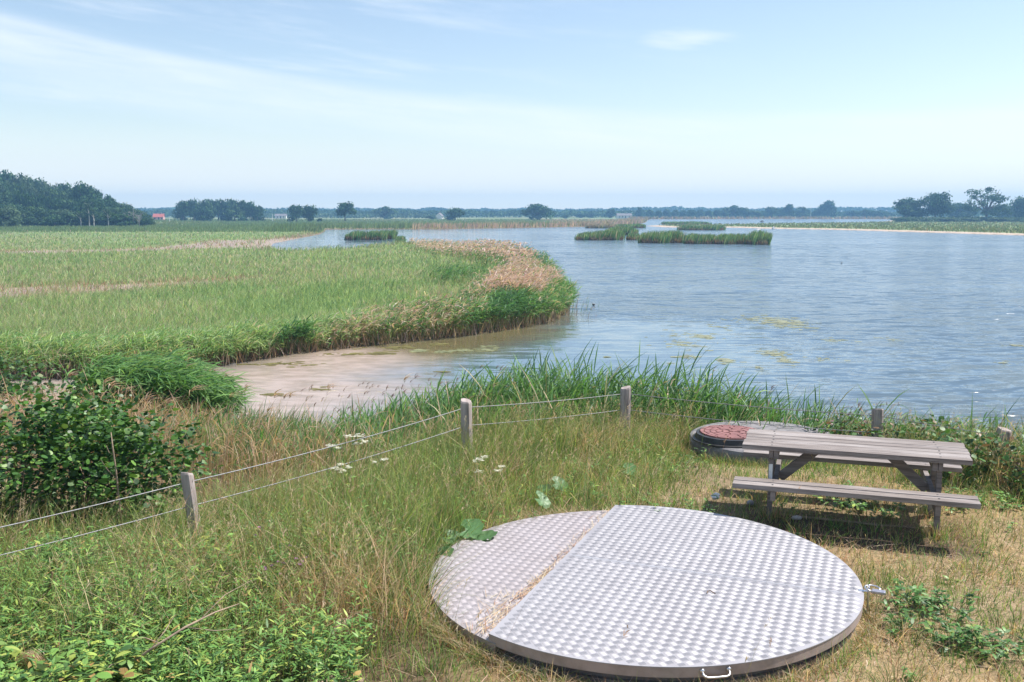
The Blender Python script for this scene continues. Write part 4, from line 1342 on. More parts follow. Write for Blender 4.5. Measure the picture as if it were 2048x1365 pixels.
bolts(tt_, [(sx * 0.74 + random.uniform(-.008, .008), -tw / 2 + (k + 0.5) * tw / 6) for sx in (-1, 1) for k in range(6)], zt)
for s_ in (-1, 1):
    bm = bmesh.new()
    planks(bm, 0, 0.25, 2, 2.08, 0, 0.045, 0.012)
    yb = -0.745 if s_ < 0 else 0.475
    st_ = obj('seat', bm, M['table_wood'], TB, (-0.02, yb, 0.47))
    bolts(st_, [(sx * 0.70 + 0.02, q_) for sx in (-1, 1) for q_ in (0.06, 0.19)], 0.0)
for sx in (-1, 1):
    X = 0.74 * sx
    for s_ in (-1, 1):
        bm = bmesh.new()
        beam(bm, (X, 0.20 * s_, zt - th_ - 0.002), (X, 0.285 * s_, -0.06), 0.095, 0.045, (1, 0, 0))
        lg = obj('leg', bm, M['table_frame'], TB)
    bm = bmesh.new()
    beam(bm, (X - 0.047 * sx, -0.73, 0.376), (X - 0.047 * sx, 0.71, 0.376), 0.095, 0.045, (1, 0, 0))
    obj('seat_beam', bm, M['table_frame'], TB)
    bm = bmesh.new()
    beam(bm, (X + 0.0, -0.33, zt - th_ - 0.04), (X + 0.0, -0.20, zt - th_ - 0.04), 0.07, 0.04, (1, 0, 0))
    beam(bm, (X - 0.047 * sx, -0.33, zt - th_ - 0.042), (X - 0.047 * sx, 0.33, zt - th_ - 0.042), 0.08, 0.045, (1, 0, 0))
    obj('top_beam', bm, M['table_frame'], TB)
    bm = bmesh.new()
    beam(bm, (X - 0.075 * sx, 0, 0.36), (0.30 * sx, 0, zt - th_ - 0.01), 0.09, 0.045, (0, 1, 0))
    obj('brace', bm, M['table_frame'], TB)
# white sticker on the front left leg
bm = bmesh.new()
lt = 0.30
pc = Vector((-0.74, -(0.20 + 0.085 * lt), (zt - th_) - (zt - th_ + 0.06) * lt))
ax = (Vector((0, -0.285, -0.06)) - Vector((0, -0.20, zt - th_))).normalized()
nrm = Vector((0, ax.z, -ax.y)); nrm = nrm if nrm.y < 0 else -nrm
beam(bm, pc + nrm * 0.0495 - ax * 0.075, pc + nrm * 0.0495 + ax * 0.075, 0.002, 0.034, (1, 0, 0), 0)
obj('sticker', bm, M['paper'], TB)

# ------------------------------------------------------------------ the hatch
cn = Vector((0.927, -0.374, 0)).normalized(); ct = Vector((-cn.y, cn.x, 0))
PITCHP = 0.076


def segment(k0, k1, r, n=120):
    """outline of the disc part with k0 < along cn < k1, centred on the hatch"""
    pts = []
    N_ = 720
    for i in range(N_):
        a_ = 2 * PI * i / N_
        v = cn * math.cos(a_) * r + ct * math.sin(a_) * r
        c_ = r * math.cos(a_)
        if k0 <= c_ <= k1: pts.append((a_, v))
    if k0 > -r:      # keep right part: angles run -am..am
        am = math.acos(k0 / r)
        ang = [-am + 2 * am * i / n for i in range(n + 1)]
    else:
        am = math.acos(k1 / r)
        ang = [am + (2 * PI - 2 * am) * i / n for i in range(n + 1)]
    return [cn * math.cos(a_) * r + ct * math.sin(a_) * r for a_ in ang]


def prism(bm, outline, z0, z1, top=True, bottom=False):
    lo = [bm.verts.new((p.x, p.y, z0)) for p in outline]
    hi = [bm.verts.new((p.x, p.y, z1)) for p in outline]
    n = len(outline)
    for i in range(n):
        j = (i + 1) % n
        bm.faces.new((lo[i], lo[j], hi[j], hi[i]))
    if top: bm.faces.new(hi)
    if bottom: bm.faces.new(list(reversed(lo)))


def tread_bars(inside, zt, seams=()):
    V_, T_ = [], []
    cnt = 0
    nmax = int(HR * 2 / PITCHP) + 2
    for i in range(-nmax, nmax):
        for j in range(-nmax, nmax):
            for sub in (0, 1):
                ca, cb = (i + 0.5 * sub) * PITCHP, (j + 0.5 * sub) * PITCHP
                if any(abs(cb - s_) < 0.019 for s_ in seams): continue
                if not inside(ca, cb): continue
                c0 = np.array([cn.x * ca + ct.x * cb, cn.y * ca + ct.y * cb])
                e1 = np.array([cn.x + ct.x, cn.y + ct.y]) / math.sqrt(2)
                e2 = np.array([-cn.x + ct.x, -cn.y + ct.y]) / math.sqrt(2)
                bd, pd = (e1, e2) if sub == 0 else (e2, e1)
                for q in range(5):
                    o_ = c0 + pd * (q - 2) * 0.0096
                    hl, hw, hz = 0.0265, 0.0043, 0.0036
                    P = [o_ - bd * hl, o_ - bd * hl * 0.5 - pd * hw, o_ + bd * hl * 0.5 - pd * hw, o_ + bd * hl, o_ + bd * hl * 0.5 + pd * hw, o_ - bd * hl * 0.5 + pd * hw]
                    t0, t1 = o_ - bd * hl * 0.55, o_ + bd * hl * 0.55
                    V_ += [(p_[0], p_[1], zt + 0.0002) for p_ in P] + [(t0[0], t0[1], zt + hz), (t1[0], t1[1], zt + hz)]
                    T_ += [(cnt, cnt + 1, cnt + 6), (cnt + 1, cnt + 2, cnt + 7), (cnt + 1, cnt + 7, cnt + 6), (cnt + 2, cnt + 3, cnt + 7),
                           (cnt + 3, cnt + 4, cnt + 7), (cnt + 4, cnt + 5, cnt + 6), (cnt + 4, cnt + 6, cnt + 7), (cnt + 5, cnt, cnt + 6)]
                    cnt += 8
    return np.array(V_), np.array(T_)


KCH = -0.632
ZR, ZL = 0.18, 0.128        # plate tops above the ground
hb_ = 1.77
# upper plate
HU = thing('hatch_plate', 'larger raised tread plate lid with a handle and padlock, overlapping the other half', 'hatch cover', (HC[0], HC[1], hb_), 0, 'two halves of the round metal hatch')
o1 = segment(KCH, 9, HR)
bm = bmesh.new(); prism(bm, o1, ZR - 0.006, ZR); pl = obj('tread_plate', bm, M['alu'], HU)
seamb = (Vector((0.51 - 1.0, 7.5 - 7.2, 0)).dot(ct) + Vector((2.46 - 1.0, 6.68 - 7.2, 0)).dot(ct)) / 2
V_, T_ = tread_bars(lambda a_, b_: a_ > KCH + 0.03 and math.hypot(a_, b_) < HR - 0.022, ZR, (seamb,))
obj_b = link('tread_bars', np_mesh('tread_bars', V_, T_), M['bar'], pl)
M['seam'] = mat_simple('seam', (0.5, 0.5, 0.52), 0.45, 0.4)
bm = bmesh.new()
a0 = math.sqrt(HR ** 2 - seamb ** 2) - 0.03
p0_ = cn * (KCH + 0.03) + ct * seamb; p1_ = cn * a0 + ct * seamb
beam(bm, (p0_.x, p0_.y, ZR + 0.0008), (p1_.x, p1_.y, ZR + 0.0008), 0.0014, 0.012, ct, 0)
obj('weld_seam', bm, M['seam'], pl)
bm = bmesh.new(); prism(bm, segment(KCH, 9, HR - 0.004), ZR - 0.072, ZR - 0.0062, False, True); obj('rim', bm, M['rim'], HU)
# handle at the front
hp = Vector(G(1422, 1335, 1.9)) - Vector(HC)
ha = math.atan2(hp.y, hp.x)
hd = Vector((math.cos(ha), math.sin(ha), 0)); ht = Vector((-hd.y, hd.x, 0))
bm = bmesh.new()
q0 = hd * (HR - 0.006) + Vector((0, 0, ZR - 0.03))
w_ = 0.085
dn = (hd * 0.85 + Vector((0, 0, -0.52))).normalized()
path = [q0 - ht * w_, q0 - ht * w_ + dn * 0.03, q0 - ht * (w_ - 0.008) + dn * 0.042, q0 - ht * (w_ - 0.025) + dn * 0.05, q0 + dn * 0.052,
        q0 + ht * (w_ - 0.025) + dn * 0.05, q0 + ht * (w_ - 0.008) + dn * 0.042, q0 + ht * w_ + dn * 0.03, q0 + ht * w_]
tube(bm, path, 0.0075, 8)
for s_ in (-1, 1):
    tube(bm, [q0 + ht * w_ * s_ - hd * 0.002, q0 + ht * w_ * s_ + hd * 0.012], 0.015, 10)
obj('handle', bm, M['steel'], HU, smooth=True)
# hasp at the right edge
lp = Vector(G(1722, 1182, 1.95)) - Vector(HC)
la = math.atan2(lp.y, lp.x)
ld_ = Vector((math.cos(la), math.sin(la), 0)); lt_ = Vector((-ld_.y, ld_.x, 0))
bm = bmesh.new()
q0 = ld_ * (HR - 0.01) + Vector((0, 0, ZR + 0.004))
box(bm, q0 + ld_ * 0.02 + Vector((0, 0, -0.0015)), (0.09, 0.036, 0.004), Matrix((ld_, lt_, Vector((0, 0, 1)))).transposed(), 0.001)
tube(bm, [q0 + ld_ * 0.045 + Vector((0, 0, -0.16)), q0 + ld_ * 0.045 + Vector((0, 0, 0.045))], 0.009, 8)
tube(bm, [q0 + ld_ * 0.045 - lt_ * 0.014 + Vector((0, 0, 0.0)), q0 + ld_ * 0.045 - lt_ * 0.014 + Vector((0, 0, 0.03)), q0 + ld_ * 0.045 + Vector((0, 0, 0.043)),
          q0 + ld_ * 0.045 + lt_ * 0.014 + Vector((0, 0, 0.03)), q0 + ld_ * 0.045 + lt_ * 0.014], 0.005, 8)
obj('hasp', bm, M['steel'], HU)
# lower plate
HLo = thing('hatch_plate', 'smaller dusty tread plate half lying lower, with straw along its straight edge', 'hatch cover', (HC[0], HC[1], hb_), 0, 'two halves of the round metal hatch')
bm = bmesh.new(); prism(bm, segment(-9, KCH + 0.06, HR), ZL - 0.006, ZL); pl = obj('tread_plate', bm, M['alu_dusty'], HLo)
V_, T_ = tread_bars(lambda a_, b_: a_ < KCH - 0.05 and math.hypot(a_, b_) < HR - 0.022, ZL)
link('tread_bars', np_mesh('tread_bars', V_, T_), M['bar_dusty'], pl)
bm = bmesh.new(); prism(bm, segment(-9, KCH + 0.056, HR - 0.004), ZL - 0.07, ZL - 0.0062, False, True); obj('rim', bm, M['rim'], HLo)
# the well ring that carries both halves
bm = bmesh.new()
ring = [Vector((math.cos(2 * PI * i / 96), math.sin(2 * PI * i / 96), 0)) * (HR - 0.035) for i in range(96)]
inn = [v * 0.93 for v in ring]
vo0 = [bm.verts.new((p.x, p.y, -0.15)) for p in ring]; vo1 = [bm.verts.new((p.x, p.y, 0.055)) for p in ring]
vi0 = [bm.verts.new((p.x, p.y, -0.15)) for p in inn]; vi1 = [bm.verts.new((p.x, p.y, 0.055)) for p in inn]
for i in range(96):
    j = (i + 1) % 96
    bm.faces.new((vo0[i], vo0[j], vo1[j], vo1[i])); bm.faces.new((vi0[j], vi0[i], vi1[i], vi1[j])); bm.faces.new((vo1[i], vo1[j], vi1[j], vi1[i]))
# inner wall up to the raised lid
sup = [p * 0.985 for p in segment(KCH + 0.02, 9, HR - 0.04)]
prism(bm, sup, 0.0551, ZR - 0.0722, False)
rg = obj('well_ring', bm, M['ring'], None, (HC[0], HC[1], hb_))
tag(rg, 'dark grey ring of the well showing under the hatch lid', 'well ring')
# padlock hanging from the hasp
PLK = thing('padlock', 'silver padlock hooked on the hasp at the right edge of the hatch', 'padlock', tuple(Vector((HC[0], HC[1], hb_)) + ld_ * (HR + 0.03) + Vector((0, 0, ZR))), math.atan2(-0.42, 0.9))
bm = bmesh.new(); box(bm, (0.075, -0.02, 0.016), (0.095, 0.05, 0.024), None, 0.006); obj('lock_body', bm, M['lock_body'], PLK)
bm = bmesh.new()
tube(bm, [(0.03, -0.035, 0.018), (0.0, -0.03, 0.024), (-0.022, -0.005, 0.03), (-0.018, 0.03, 0.03), (0.01, 0.055, 0.03), (0.05, 0.058, 0.028), (0.078, 0.04, 0.024), (0.082, 0.0, 0.018)], 0.0065, 8)
obj('shackle', bm, M['steel'], PLK, smooth=True)
# bits of twig on the lid
c_ = G(1422, 1188, hb_ + ZR)
bm = bmesh.new(); tube(bm, [(-0.03, 0.0, 0.006), (-0.02, 0.02, 0.012), (0.0, 0.022, 0.015), (0.012, 0.008, 0.01), (0.03, -0.012, 0.006)], 0.0035, 6)
tag(obj('twig', bm, M['dark_wood'], None, (c_[0], c_[1], hb_ + ZR)), 'tiny curled dark twig lying on the middle of the raised hatch lid', 'twig')

# ------------------------------------------------------------------ manhole with the red lid
mg = 1.75
MHO = thing('manhole', 'round grey concrete shaft top with a black ring, behind the picnic table', 'manhole', (MH[0], MH[1], mg))
bm = bmesh.new()
n = 64
prof = [(0.93, -0.5), (0.935, 0.10), (0.92, 0.14), (0.89, 0.155), (0.0, 0.158)]
prev = None
for r_, z_ in prof:
    if r_ > 0:
        cur = [bm.verts.new((r_ * (1 + 0.006 * math.sin(5 * 2 * PI * i / n + z_ * 40)) * math.cos(2 * PI * i / n), r_ * math.sin(2 * PI * i / n), z_)) for i in range(n)]
        if prev:
            for i in range(n): bm.faces.new((prev[i], prev[(i + 1) % n], cur[(i + 1) % n], cur[i]))
        prev = cur
    else:
        c_ = bm.verts.new((0, 0, z_))
        for i in range(n): bm.faces.new((prev[i], prev[(i + 1) % n], c_))
obj('concrete_slab', bm, M['concrete'], MHO)
RC = (2.73 - MH[0], 11.72 - MH[1])
bm = bmesh.new()
prev = None
for r_, z_ in [(0.475, 0.154), (0.475, 0.17), (0.44, 0.175), (0.425, 0.235), (0.39, 0.24), (0.385, 0.23)]:
    cur = [bm.verts.new((RC[0] + r_ * math.cos(2 * PI * i / n), RC[1] + r_ * math.sin(2 * PI * i / n), z_)) for i in range(n)]
    if prev:
        for i in range(n): bm.faces.new((prev[i], prev[(i + 1) % n], cur[(i + 1) % n], cur[i]))
    prev = cur
obj('ring', bm, M['black_plastic'], MHO)
RCO = thing('manhole_cover', 'round brick red manhole lid with a pattern of dark grooves', 'manhole cover', (MH[0] + RC[0], MH[1] + RC[1], mg + 0.22))
bm = bmesh.new()
prev = None
for r_, z_ in [(0.383, 0.0), (0.383, 0.022), (0.378, 0.026), (0.0, 0.028)]:
    if r_ > 0:
        cur = [bm.verts.new((r_ * math.cos(2 * PI * i / n), r_ * math.sin(2 * PI * i / n), z_)) for i in range(n)]
        if prev:
            for i in range(n): bm.faces.new((prev[i], prev[(i + 1) % n], cur[(i + 1) % n], cur[i]))
        prev = cur
    else:
        c_ = bm.verts.new((0, 0, z_))
        for i in range(n): bm.faces.new((prev[i], prev[(i + 1) % n], c_))
lidp = obj('lid', bm, M['red_dark'], RCO)
bm = bmesh.new()


def arc_pad(bm, r0, r1, a0, a1, z0, z1):
    k = max(2, int((a1 - a0) / 0.12))
    lo_i, lo_o, hi_i, hi_o = [], [], [], []
    for i in range(k + 1):
        a_ = a0 + (a1 - a0) * i / k
        for L_, r_, z_ in ((lo_i, r0, z0), (lo_o, r1, z0), (hi_i, r0, z1), (hi_o, r1, z1)):
            L_.append(bm.verts.new((r_ * math.cos(a_), r_ * math.sin(a_), z_)))
    for i in range(k):
        bm.faces.new((hi_i[i], hi_o[i], hi_o[i + 1], hi_i[i + 1]))
        bm.faces.new((lo_o[i], lo_o[i + 1], hi_o[i + 1], hi_o[i])); bm.faces.new((lo_i[i + 1], lo_i[i], hi_i[i], hi_i[i + 1]))
    bm.faces.new((lo_i[0], lo_o[0], hi_o[0], hi_i[0])); bm.faces.new((lo_o[k], lo_i[k], hi_i[k], hi_o[k]))


for r0, r1, kk, off in [(0.335, 0.375, 14, 0.0), (0.262, 0.322, 12, 0.2), (0.19, 0.25, 9, 0.05), (0.115, 0.178, 6, 0.3), (0.03, 0.103, 3, 0.1)]:
    for q in range(kk):
        a0 = off + 2 * PI * q / kk; a1 = off + 2 * PI * (q + 1) / kk - 0.016 / r0
        arc_pad(bm, r0, r1, a0, a1, 0.0265, 0.034)
obj('raised_pattern', bm, M['red_cast'], lidp)

# ------------------------------------------------------------------ small things on the ground
def stick(name, label, pts, rad, mat, twigs=(), group=None, cat='stick'):
    base = Vector(pts[0])
    bm = bmesh.new()
    tube(bm, [Vector(p) - base for p in pts], rad, 7)
    for tw_ in twigs:
        tube(bm, [Vector(p) - base for p in tw_], [0.003] * (len(tw_) - 1) + [0.001], 5)
    return tag(obj(name, bm, mat, None, base, True), label, cat, group)


def g3(px, py, z): return (*G(px, py, z), z)


A_ = [g3(232, 1350, 1.95), g3(300, 1300, 2.16), g3(370, 1255, 2.24), g3(430, 1225, 2.26), g3(478, 1208, 2.22)]
tw_ = [[g3(300, 1300, 2.16), g3(330, 1262, 2.24), g3(350, 1230, 2.27)], [g3(370, 1255, 2.24), g3(430, 1262, 2.2), g3(475, 1258, 2.14)],
       [g3(320, 1287, 2.18), g3(290, 1276, 2.22), g3(262, 1278, 2.25)], [g3(400, 1240, 2.25), g3(450, 1190, 2.3), g3(505, 1160, 2.32)], [g3(270, 1320, 2.09), g3(222, 1330, 2.1), g3(190, 1365, 2.05)]]
stick('dead_branch', 'bare grey brown dead branch lying across the leafy plants at lower left', A_, [0.009, 0.008, 0.007, 0.005, 0.003], M['dead_wood'], tw_, None, 'branch')
stick('stick', 'short upright broken brown stem among yellow green leaves at lower left', [g3(93, 1210, 1.85), g3(98, 1180, 1.98), g3(105, 1146, 2.14)], [0.012, 0.011, 0.007], M['dark_wood'])
sp_ = [(At(244, 1060, 8.9)), At(238, 1000, 8.9), At(232, 940, 8.9), At(226, 900, 8.9), At(222, 865, 8.9)]
tw2 = [[At(235, 960, 8.9), At(215, 940, 8.9), At(202, 920, 8.9)], [At(233, 950, 8.9), At(250, 938, 8.9), At(258, 925, 8.9)], [At(239, 1005, 8.9), At(258, 985, 8.9), At(266, 968, 8.9)],
       [At(240, 1010, 8.9), At(215, 998, 8.9), At(203, 985, 8.9)], [At(228, 912, 8.9), At(218, 905, 8.9), At(212, 890, 8.9)]]
stick('dead_sapling', 'thin bare grey dead sapling standing in front of the dark green bush', sp_, [0.012, 0.009, 0.008, 0.008, 0.004], M['dead_wood'], tw2, None, 'dead sapling')
stick('stick', 'long pale stick lying on the ground in front of the table', [g3(1525, 1022, 1.79), g3(1600, 1034, 1.80), g3(1690, 1043, 1.81), g3(1760, 1051, 1.80), g3(1830, 1056, 1.80), g3(1900, 1052, 1.79)],
      [0.010, 0.012, 0.011, 0.009, 0.008, 0.005], M['dead_wood'])
# curled dead leaf
bm = bmesh.new()
k = 7
vs = []
for i in range(k):
    t_ = i / (k - 1)
    w = 0.045 * math.sin(PI * (0.08 + 0.86 * t_))
    vs.append([bm.verts.new((-0.09 + 0.18 * t_, -w, 0.05 * math.sin(t_ * PI) + 0.02)), bm.verts.new((-0.09 + 0.18 * t_, 0, 0.05 * math.sin(t_ * PI))), bm.verts.new((-0.09 + 0.18 * t_, w, 0.05 * math.sin(t_ * PI) + 0.03))])
for i in range(k - 1):
    for j in (0, 1): bm.faces.new((vs[i][j], vs[i + 1][j], vs[i + 1][j + 1], vs[i][j + 1]))
c_ = G(688, 1257, 1.86)
o = tag(obj('dead_leaf', bm, M['dead_wood'], None, (c_[0], c_[1], 1.84), True), 'large curled pale brown dead leaf in the grass left of the hatch', 'dead leaf')
o.rotation_euler = (0.1, -0.3, 0.6)
# tan board at the bottom edge
bm = bmesh.new(); box(bm, (0, 0, 0), (0.34, 0.16, 0.025), None, 0.003)
c_ = G(668, 1366, 1.82)
o = tag(obj('board', bm, M['dead_wood'], None, (c_[0], c_[1], 1.81)), 'small tan piece of board half sunk in grass at the bottom edge', 'board')
o.rotation_euler = (0.12, 0.05, -0.15)
# white litter and a stone under the bench
bm = bmesh.new()
bmesh.ops.create_icosphere(bm, subdivisions=2, radius=0.045)
for v in bm.verts:
    v.co *= 0.55 + 0.75 * random.random(); v.co.z *= 0.8
c_ = G(1431, 997, 1.83)
tag(obj('paper_scrap', bm, M['paper'], None, (c_[0], c_[1], 1.85)), 'crumpled white scrap of paper in the shade left of the bench', 'litter')
bm = bmesh.new()
bmesh.ops.create_icosphere(bm, subdivisions=3, radius=0.034)
for v in bm.verts: v.co = Vector((v.co.x * 1.1, v.co.y, v.co.z * 0.8)) * (1 + 0.12 * math.sin(v.co.x * 70) * math.cos(v.co.y * 60))
c_ = G(1500, 1008, 1.82)
tag(obj('stone', bm, M['stone'], None, (c_[0], c_[1], 1.83), True), 'rounded grey stone in the shade below the left end of the bench', 'stone')
bm = bmesh.new()
bmesh.ops.create_icosphere(bm, subdivisions=3, radius=0.036)
for v in bm.verts: v.co = Vector((v.co.x * 1.4, v.co.y * 0.8, v.co.z * 0.6)) * (1 + 0.12 * math.sin(v.co.x * 60))
c_ = G(1592, 1034, 1.82)
tag(obj('stone', bm, M['pale_stone'], None, (c_[0], c_[1], 1.81), True), 'pale flat stone beside the pale stick in front of the bench', 'stone')

# straw-coloured arching grass at the lower left corner
bg = Bag()
N = 90
b0 = np.array(G(25, 1370, 1.82)); b1 = np.array(G(105, 1372, 1.82))
st = np.concatenate([b0[None] + rng.normal(0, .03, (N, 2)), np.full((N, 1), 1.86)], 1)
en = np.concatenate([b1[None] + rng.normal(0, .03, (N, 2)), np.full((N, 1), 1.84)], 1)
hgt_ = rng.uniform(0.12, 0.2, N)
a = (en - st) + UP[None] * (hgt_ * 4)[:, None]; b = -UP[None] * (hgt_ * 4)[:, None]
bg.ribbon(st, a, b, hdir(N) * 0.0022, 8, pick([STRAW, PALE, RUST], np.tile([.5, .3, .2], (N, 1))), 'stem')
me = bg.mesh('straw_tuft')
tag(link('straw_tuft', me, M['grass']), 'arched tuft of dead straw-coloured grass in the lower left corner', 'grass tuft')

# ------------------------------------------------------------------ flowers
def umbel_plant(label, heads, Y, group):
    hx = sum(h_[0] for h_ in heads) / len(heads)
    root = At(hx, 960, Y)
    gx, gy = root[0], root[1]
    g_ = gz1(gx, gy)
    t_ = thing('cow_parsley', label, 'flower', (gx, gy, g_), 0, group)
    for px, py, r_ in heads:
        tp = np.array(At(px, py, Y + random.uniform(-.08, .08))) - np.array([gx, gy, g_])
        bgs = Bag()
        bgs.ribbon(np.array([[0, 0, 0.0]]), np.array([[tp[0] * 0.4, tp[1] * 0.4, tp[2] - 0.03]]), np.array([[tp[0] * 0.6, tp[1] * 0.6, 0]]), np.array([[0.0028, 0, 0]]), 4, np.array([[.13, .18, .06]]), 'stem')
        nr = 11
        d = hdir(nr); rr = r_ * np.sqrt(rng.random(nr))
        hub = np.repeat((tp - np.array([0, 0, 0.03]))[None], nr, 0)
        tips = tp[None] + d * rr[:, None] + UP[None] * (rng.uniform(-.01, .012, nr))[:, None]
        bgs.ribbon(hub, tips - hub, np.zeros((nr, 3)), hdir(nr) * 0.0012, 2, np.tile([[.16, .22, .07]], (nr, 1)), 'stem')
        link('stem', bgs.mesh('stem'), M['leaf'], t_)
        bgf = Bag()
        nf = 16
        c0 = np.repeat(tips, nf, 0); n_ = len(c0)
        off = hdir(n_) * (0.017 * np.sqrt(rng.random(n_)))[:, None] + UP[None] * rng.uniform(-.002, .006, n_)[:, None]
        dd = hdir(n_)
        bgf.ribbon(c0 + off, dd * 0.008 + UP[None] * 0.001, np.zeros((n_, 3)), np.stack([-dd[:, 1], dd[:, 0], dd[:, 2]], 1) * 0.0042, 3,
                   np.array([[.84, .84, .78]]) * rng.uniform(.85, 1.0, (n_, 1)), 'round')
        link('flower_head', bgf.mesh('flower_head'), M['petal'], t_)


GU = 'white umbel flowers along the fence'
umbel_plant('tallest white umbel with a broad flat head at the upper wire', [(700, 873, .055), (722, 871, .05), (716, 888, .045), (728, 884, .04)], 9.7, GU)
umbel_plant('white umbel pair left of the tallest one, between the two wires', [(661, 892, .045), (676, 896, .035)], 9.6, GU)
umbel_plant('low white umbels under the lower wire at the left', [(674, 938, .045), (686, 943, .035), (698, 935, .025), (681, 930, .025)], 9.3, GU)
umbel_plant('small single white umbel right of the lower wire group', [(768, 920, .032), (748, 926, .018)], 9.5, GU)
umbel_plant('white umbel with loose heads below the second fence post', [(957, 921, .05), (969, 915, .03), (956, 944, .035)], 9.5, GU)
umbel_plant('white umbel at right of the loose one below the second post', [(996, 941, .035), (1003, 934, .028)], 9.6, GU)


def campion(label, heads, Y, group):
    px, py = heads[0]
    q = At(px, py, Y); g_ = gz1(q[0], q[1])
    t_ = thing('pink_flower', label, 'flower', (q[0], q[1], g_), 0, group)
    for px, py in heads:
        bgs, bgf = Bag(), Bag()
        tp = np.array(At(px, py, Y + random.uniform(-.06, .06))) - np.array([q[0], q[1], g_])
        bgs.ribbon(np.array([[0, 0, 0.0]]), np.array([[tp[0] * .5, tp[1] * .5, tp[2]]]), np.array([[tp[0] * .5, tp[1] * .5, 0]]), np.array([[0.002, 0, 0]]), 3, np.array([[.12, .16, .06]]), 'stem')
        c0 = np.repeat(tp[None], 12, 0)
        an = np.arange(12) / 12 * 2 * PI + random.random()
        dd = np.stack([np.cos(an), np.sin(an), np.tile([.25, .7], 6)], 1)
        bgf.ribbon(c0, dd * 0.017, np.zeros((12, 3)), np.stack([-np.sin(an), np.cos(an), np.zeros(12)], 1) * 0.006, 3, np.array([[.56, .27, .58]]) * rng.uniform(.8, 1.15, (12, 1)), 'round')
        link('stem', bgs.mesh('stem'), M['leaf'], t_)
        link('flower_head', bgf.mesh('flower_head'), M['petal'], t_)


GC = 'pink flowers in the long grass'
campion('densest cluster of lilac pink flowers in the long grass left of the hatch', [(588, 1128), (592, 1119), (580, 1124), (600, 1131), (611, 1117), (604, 1124)], 7.1, GC)
campion('lilac flowers just left of the densest pink cluster', [(560, 1126), (566, 1128), (556, 1125), (543, 1133)], 7.1, GC)
campion('few faint pink flowers at the lower edge of the pink patch', [(531, 1141), (562, 1150), (529, 1137)], 7.0, GC)
campion('pale pink flowers standing above the pink patch', [(567, 1088), (580, 1093)], 7.4, GC)
campion('small pink flowers right of the first post in straw', [(511, 1072), (519, 1056)], 7.8, GC)
campion('purple flower in the front grass near the bottom edge', [(727, 1350), (713, 1347)], 6.1, GC)

# ------------------------------------------------------------------ shrubs
def shrub(name, label, cat, cx, cy, zc, R, n, L, W, pal, pr, seed=0, nst=9, prof='round', group=None, cut=None, shoots=0):
    """leafy shrub: stems from the foot, leaves through a lumpy volume"""
    g_ = gz1(cx, cy)
    root = thing(name, label, cat, (cx, cy, g_), 0, group)
    zc = zc - g_
    d = rng.normal(size=(n, 3)); d /= np.linalg.norm(d, axis=1)[:, None]
    lump = 0.52 + 0.92 * vnoise(d[:, 0] * 2.2 + seed, d[:, 1] * 2.2 + d[:, 2] * 2.7, 300 + seed, 3)
    r_ = np.power(rng.random(n), 0.38) * lump
    P = d * r_[:, None] * np.array(R)[None] + np.array([0, 0, zc])[None]
    if shoots:
        sp_, sdv = [], []
        for i in range(shoots):
            u_ = rng.normal(size=3); u_[2] = abs(u_[2]) * 0.9 + 0.25; u_ /= np.linalg.norm(u_)
            m_ = rng.integers(14, 34)
            tt_ = rng.uniform(0.55, rng.uniform(1.0, 1.32), m_)
            sp_.append(u_[None] * tt_[:, None] * np.array(R)[None] + np.array([0, 0, zc])[None] + rng.normal(0, 0.035, (m_, 3))); sdv.append(np.repeat(u_[None], m_, 0))
        P = np.concatenate([P] + sp_); d = np.concatenate([d] + sdv)
    k = P[:, 2] > 0.03
    if cut is not None: k &= cut(P)
    P = P[k]; d = d[k]; n = len(P)
    ld = d * 0.5 + hdir(n) * 0.7 + UP[None] * rng.uniform(-0.3, 0.5, n)[:, None]
    ld /= np.linalg.norm(ld, axis=1)[:, None]
    LL = L * rng.uniform(0.4, 1.3, n)
    sd = np.cross(ld, rng.normal(size=(n, 3)) * 0.45 + UP[None]); sd /= np.linalg.norm(sd, axis=1)[:, None] + 1e-6
    bgl = Bag()
    bgl.ribbon(P, ld * LL[:, None], -UP[None] * (LL * 0.2)[:, None], sd * (W * LL / L)[:, None], 4, pick(pal, np.tile(pr, (n, 1))), prof)
    link('foliage', bgl.mesh('foliage'), M['leaf'], root)
    bm = bmesh.new()
    for i in range(nst):
        a_ = 2 * PI * i / nst + random.random()
        q = Vector((math.cos(a_) * R[0] * 0.6, math.sin(a_) * R[1] * 0.6, zc + R[2] * random.uniform(0.1, 0.6)))
        tube(bm, [Vector((q.x * 0.12, q.y * 0.12, -0.05)), Vector((q.x * 0.4, q.y * 0.4, q.z * 0.5)), q], [0.018, 0.012, 0.004], 6)
    obj('stems', bm, M['bark'], root, None, True)
    return root


AL = [(0.05, 0.125, 0.026), (0.085, 0.19, 0.036), (0.03, 0.08, 0.02), (0.17, 0.29, 0.06)]
q0 = At(165, 950, 9.7)
shrub('alder_shrub', 'large dark green round-leaved shrub behind the fence at left', 'shrub', q0[0], q0[1], q0[2] - 0.06, (1.22, 0.95, 0.98), 11000, 0.066, 0.026, AL, [.38, .32, .18, .12], 1, 12, shoots=60)
q0 = At(25, 770, 21.5)
shrub('shrub', 'dull green shrub at the left edge beyond the brown reeds', 'shrub', q0[0] - 0.6, q0[1], q0[2] - 0.2, (1.7, 1.2, 0.9), 2600, 0.12, 0.045, [(0.06, .13, .035), (.09, .18, .045), (.04, .09, .03), (.16, .2, .08)], [.4, .3, .2, .1], 4, 8)
BR = [(0.055, 0.13, 0.03), (0.095, 0.21, 0.045), (0.035, 0.085, 0.022), (0.2, 0.12, 0.07)]
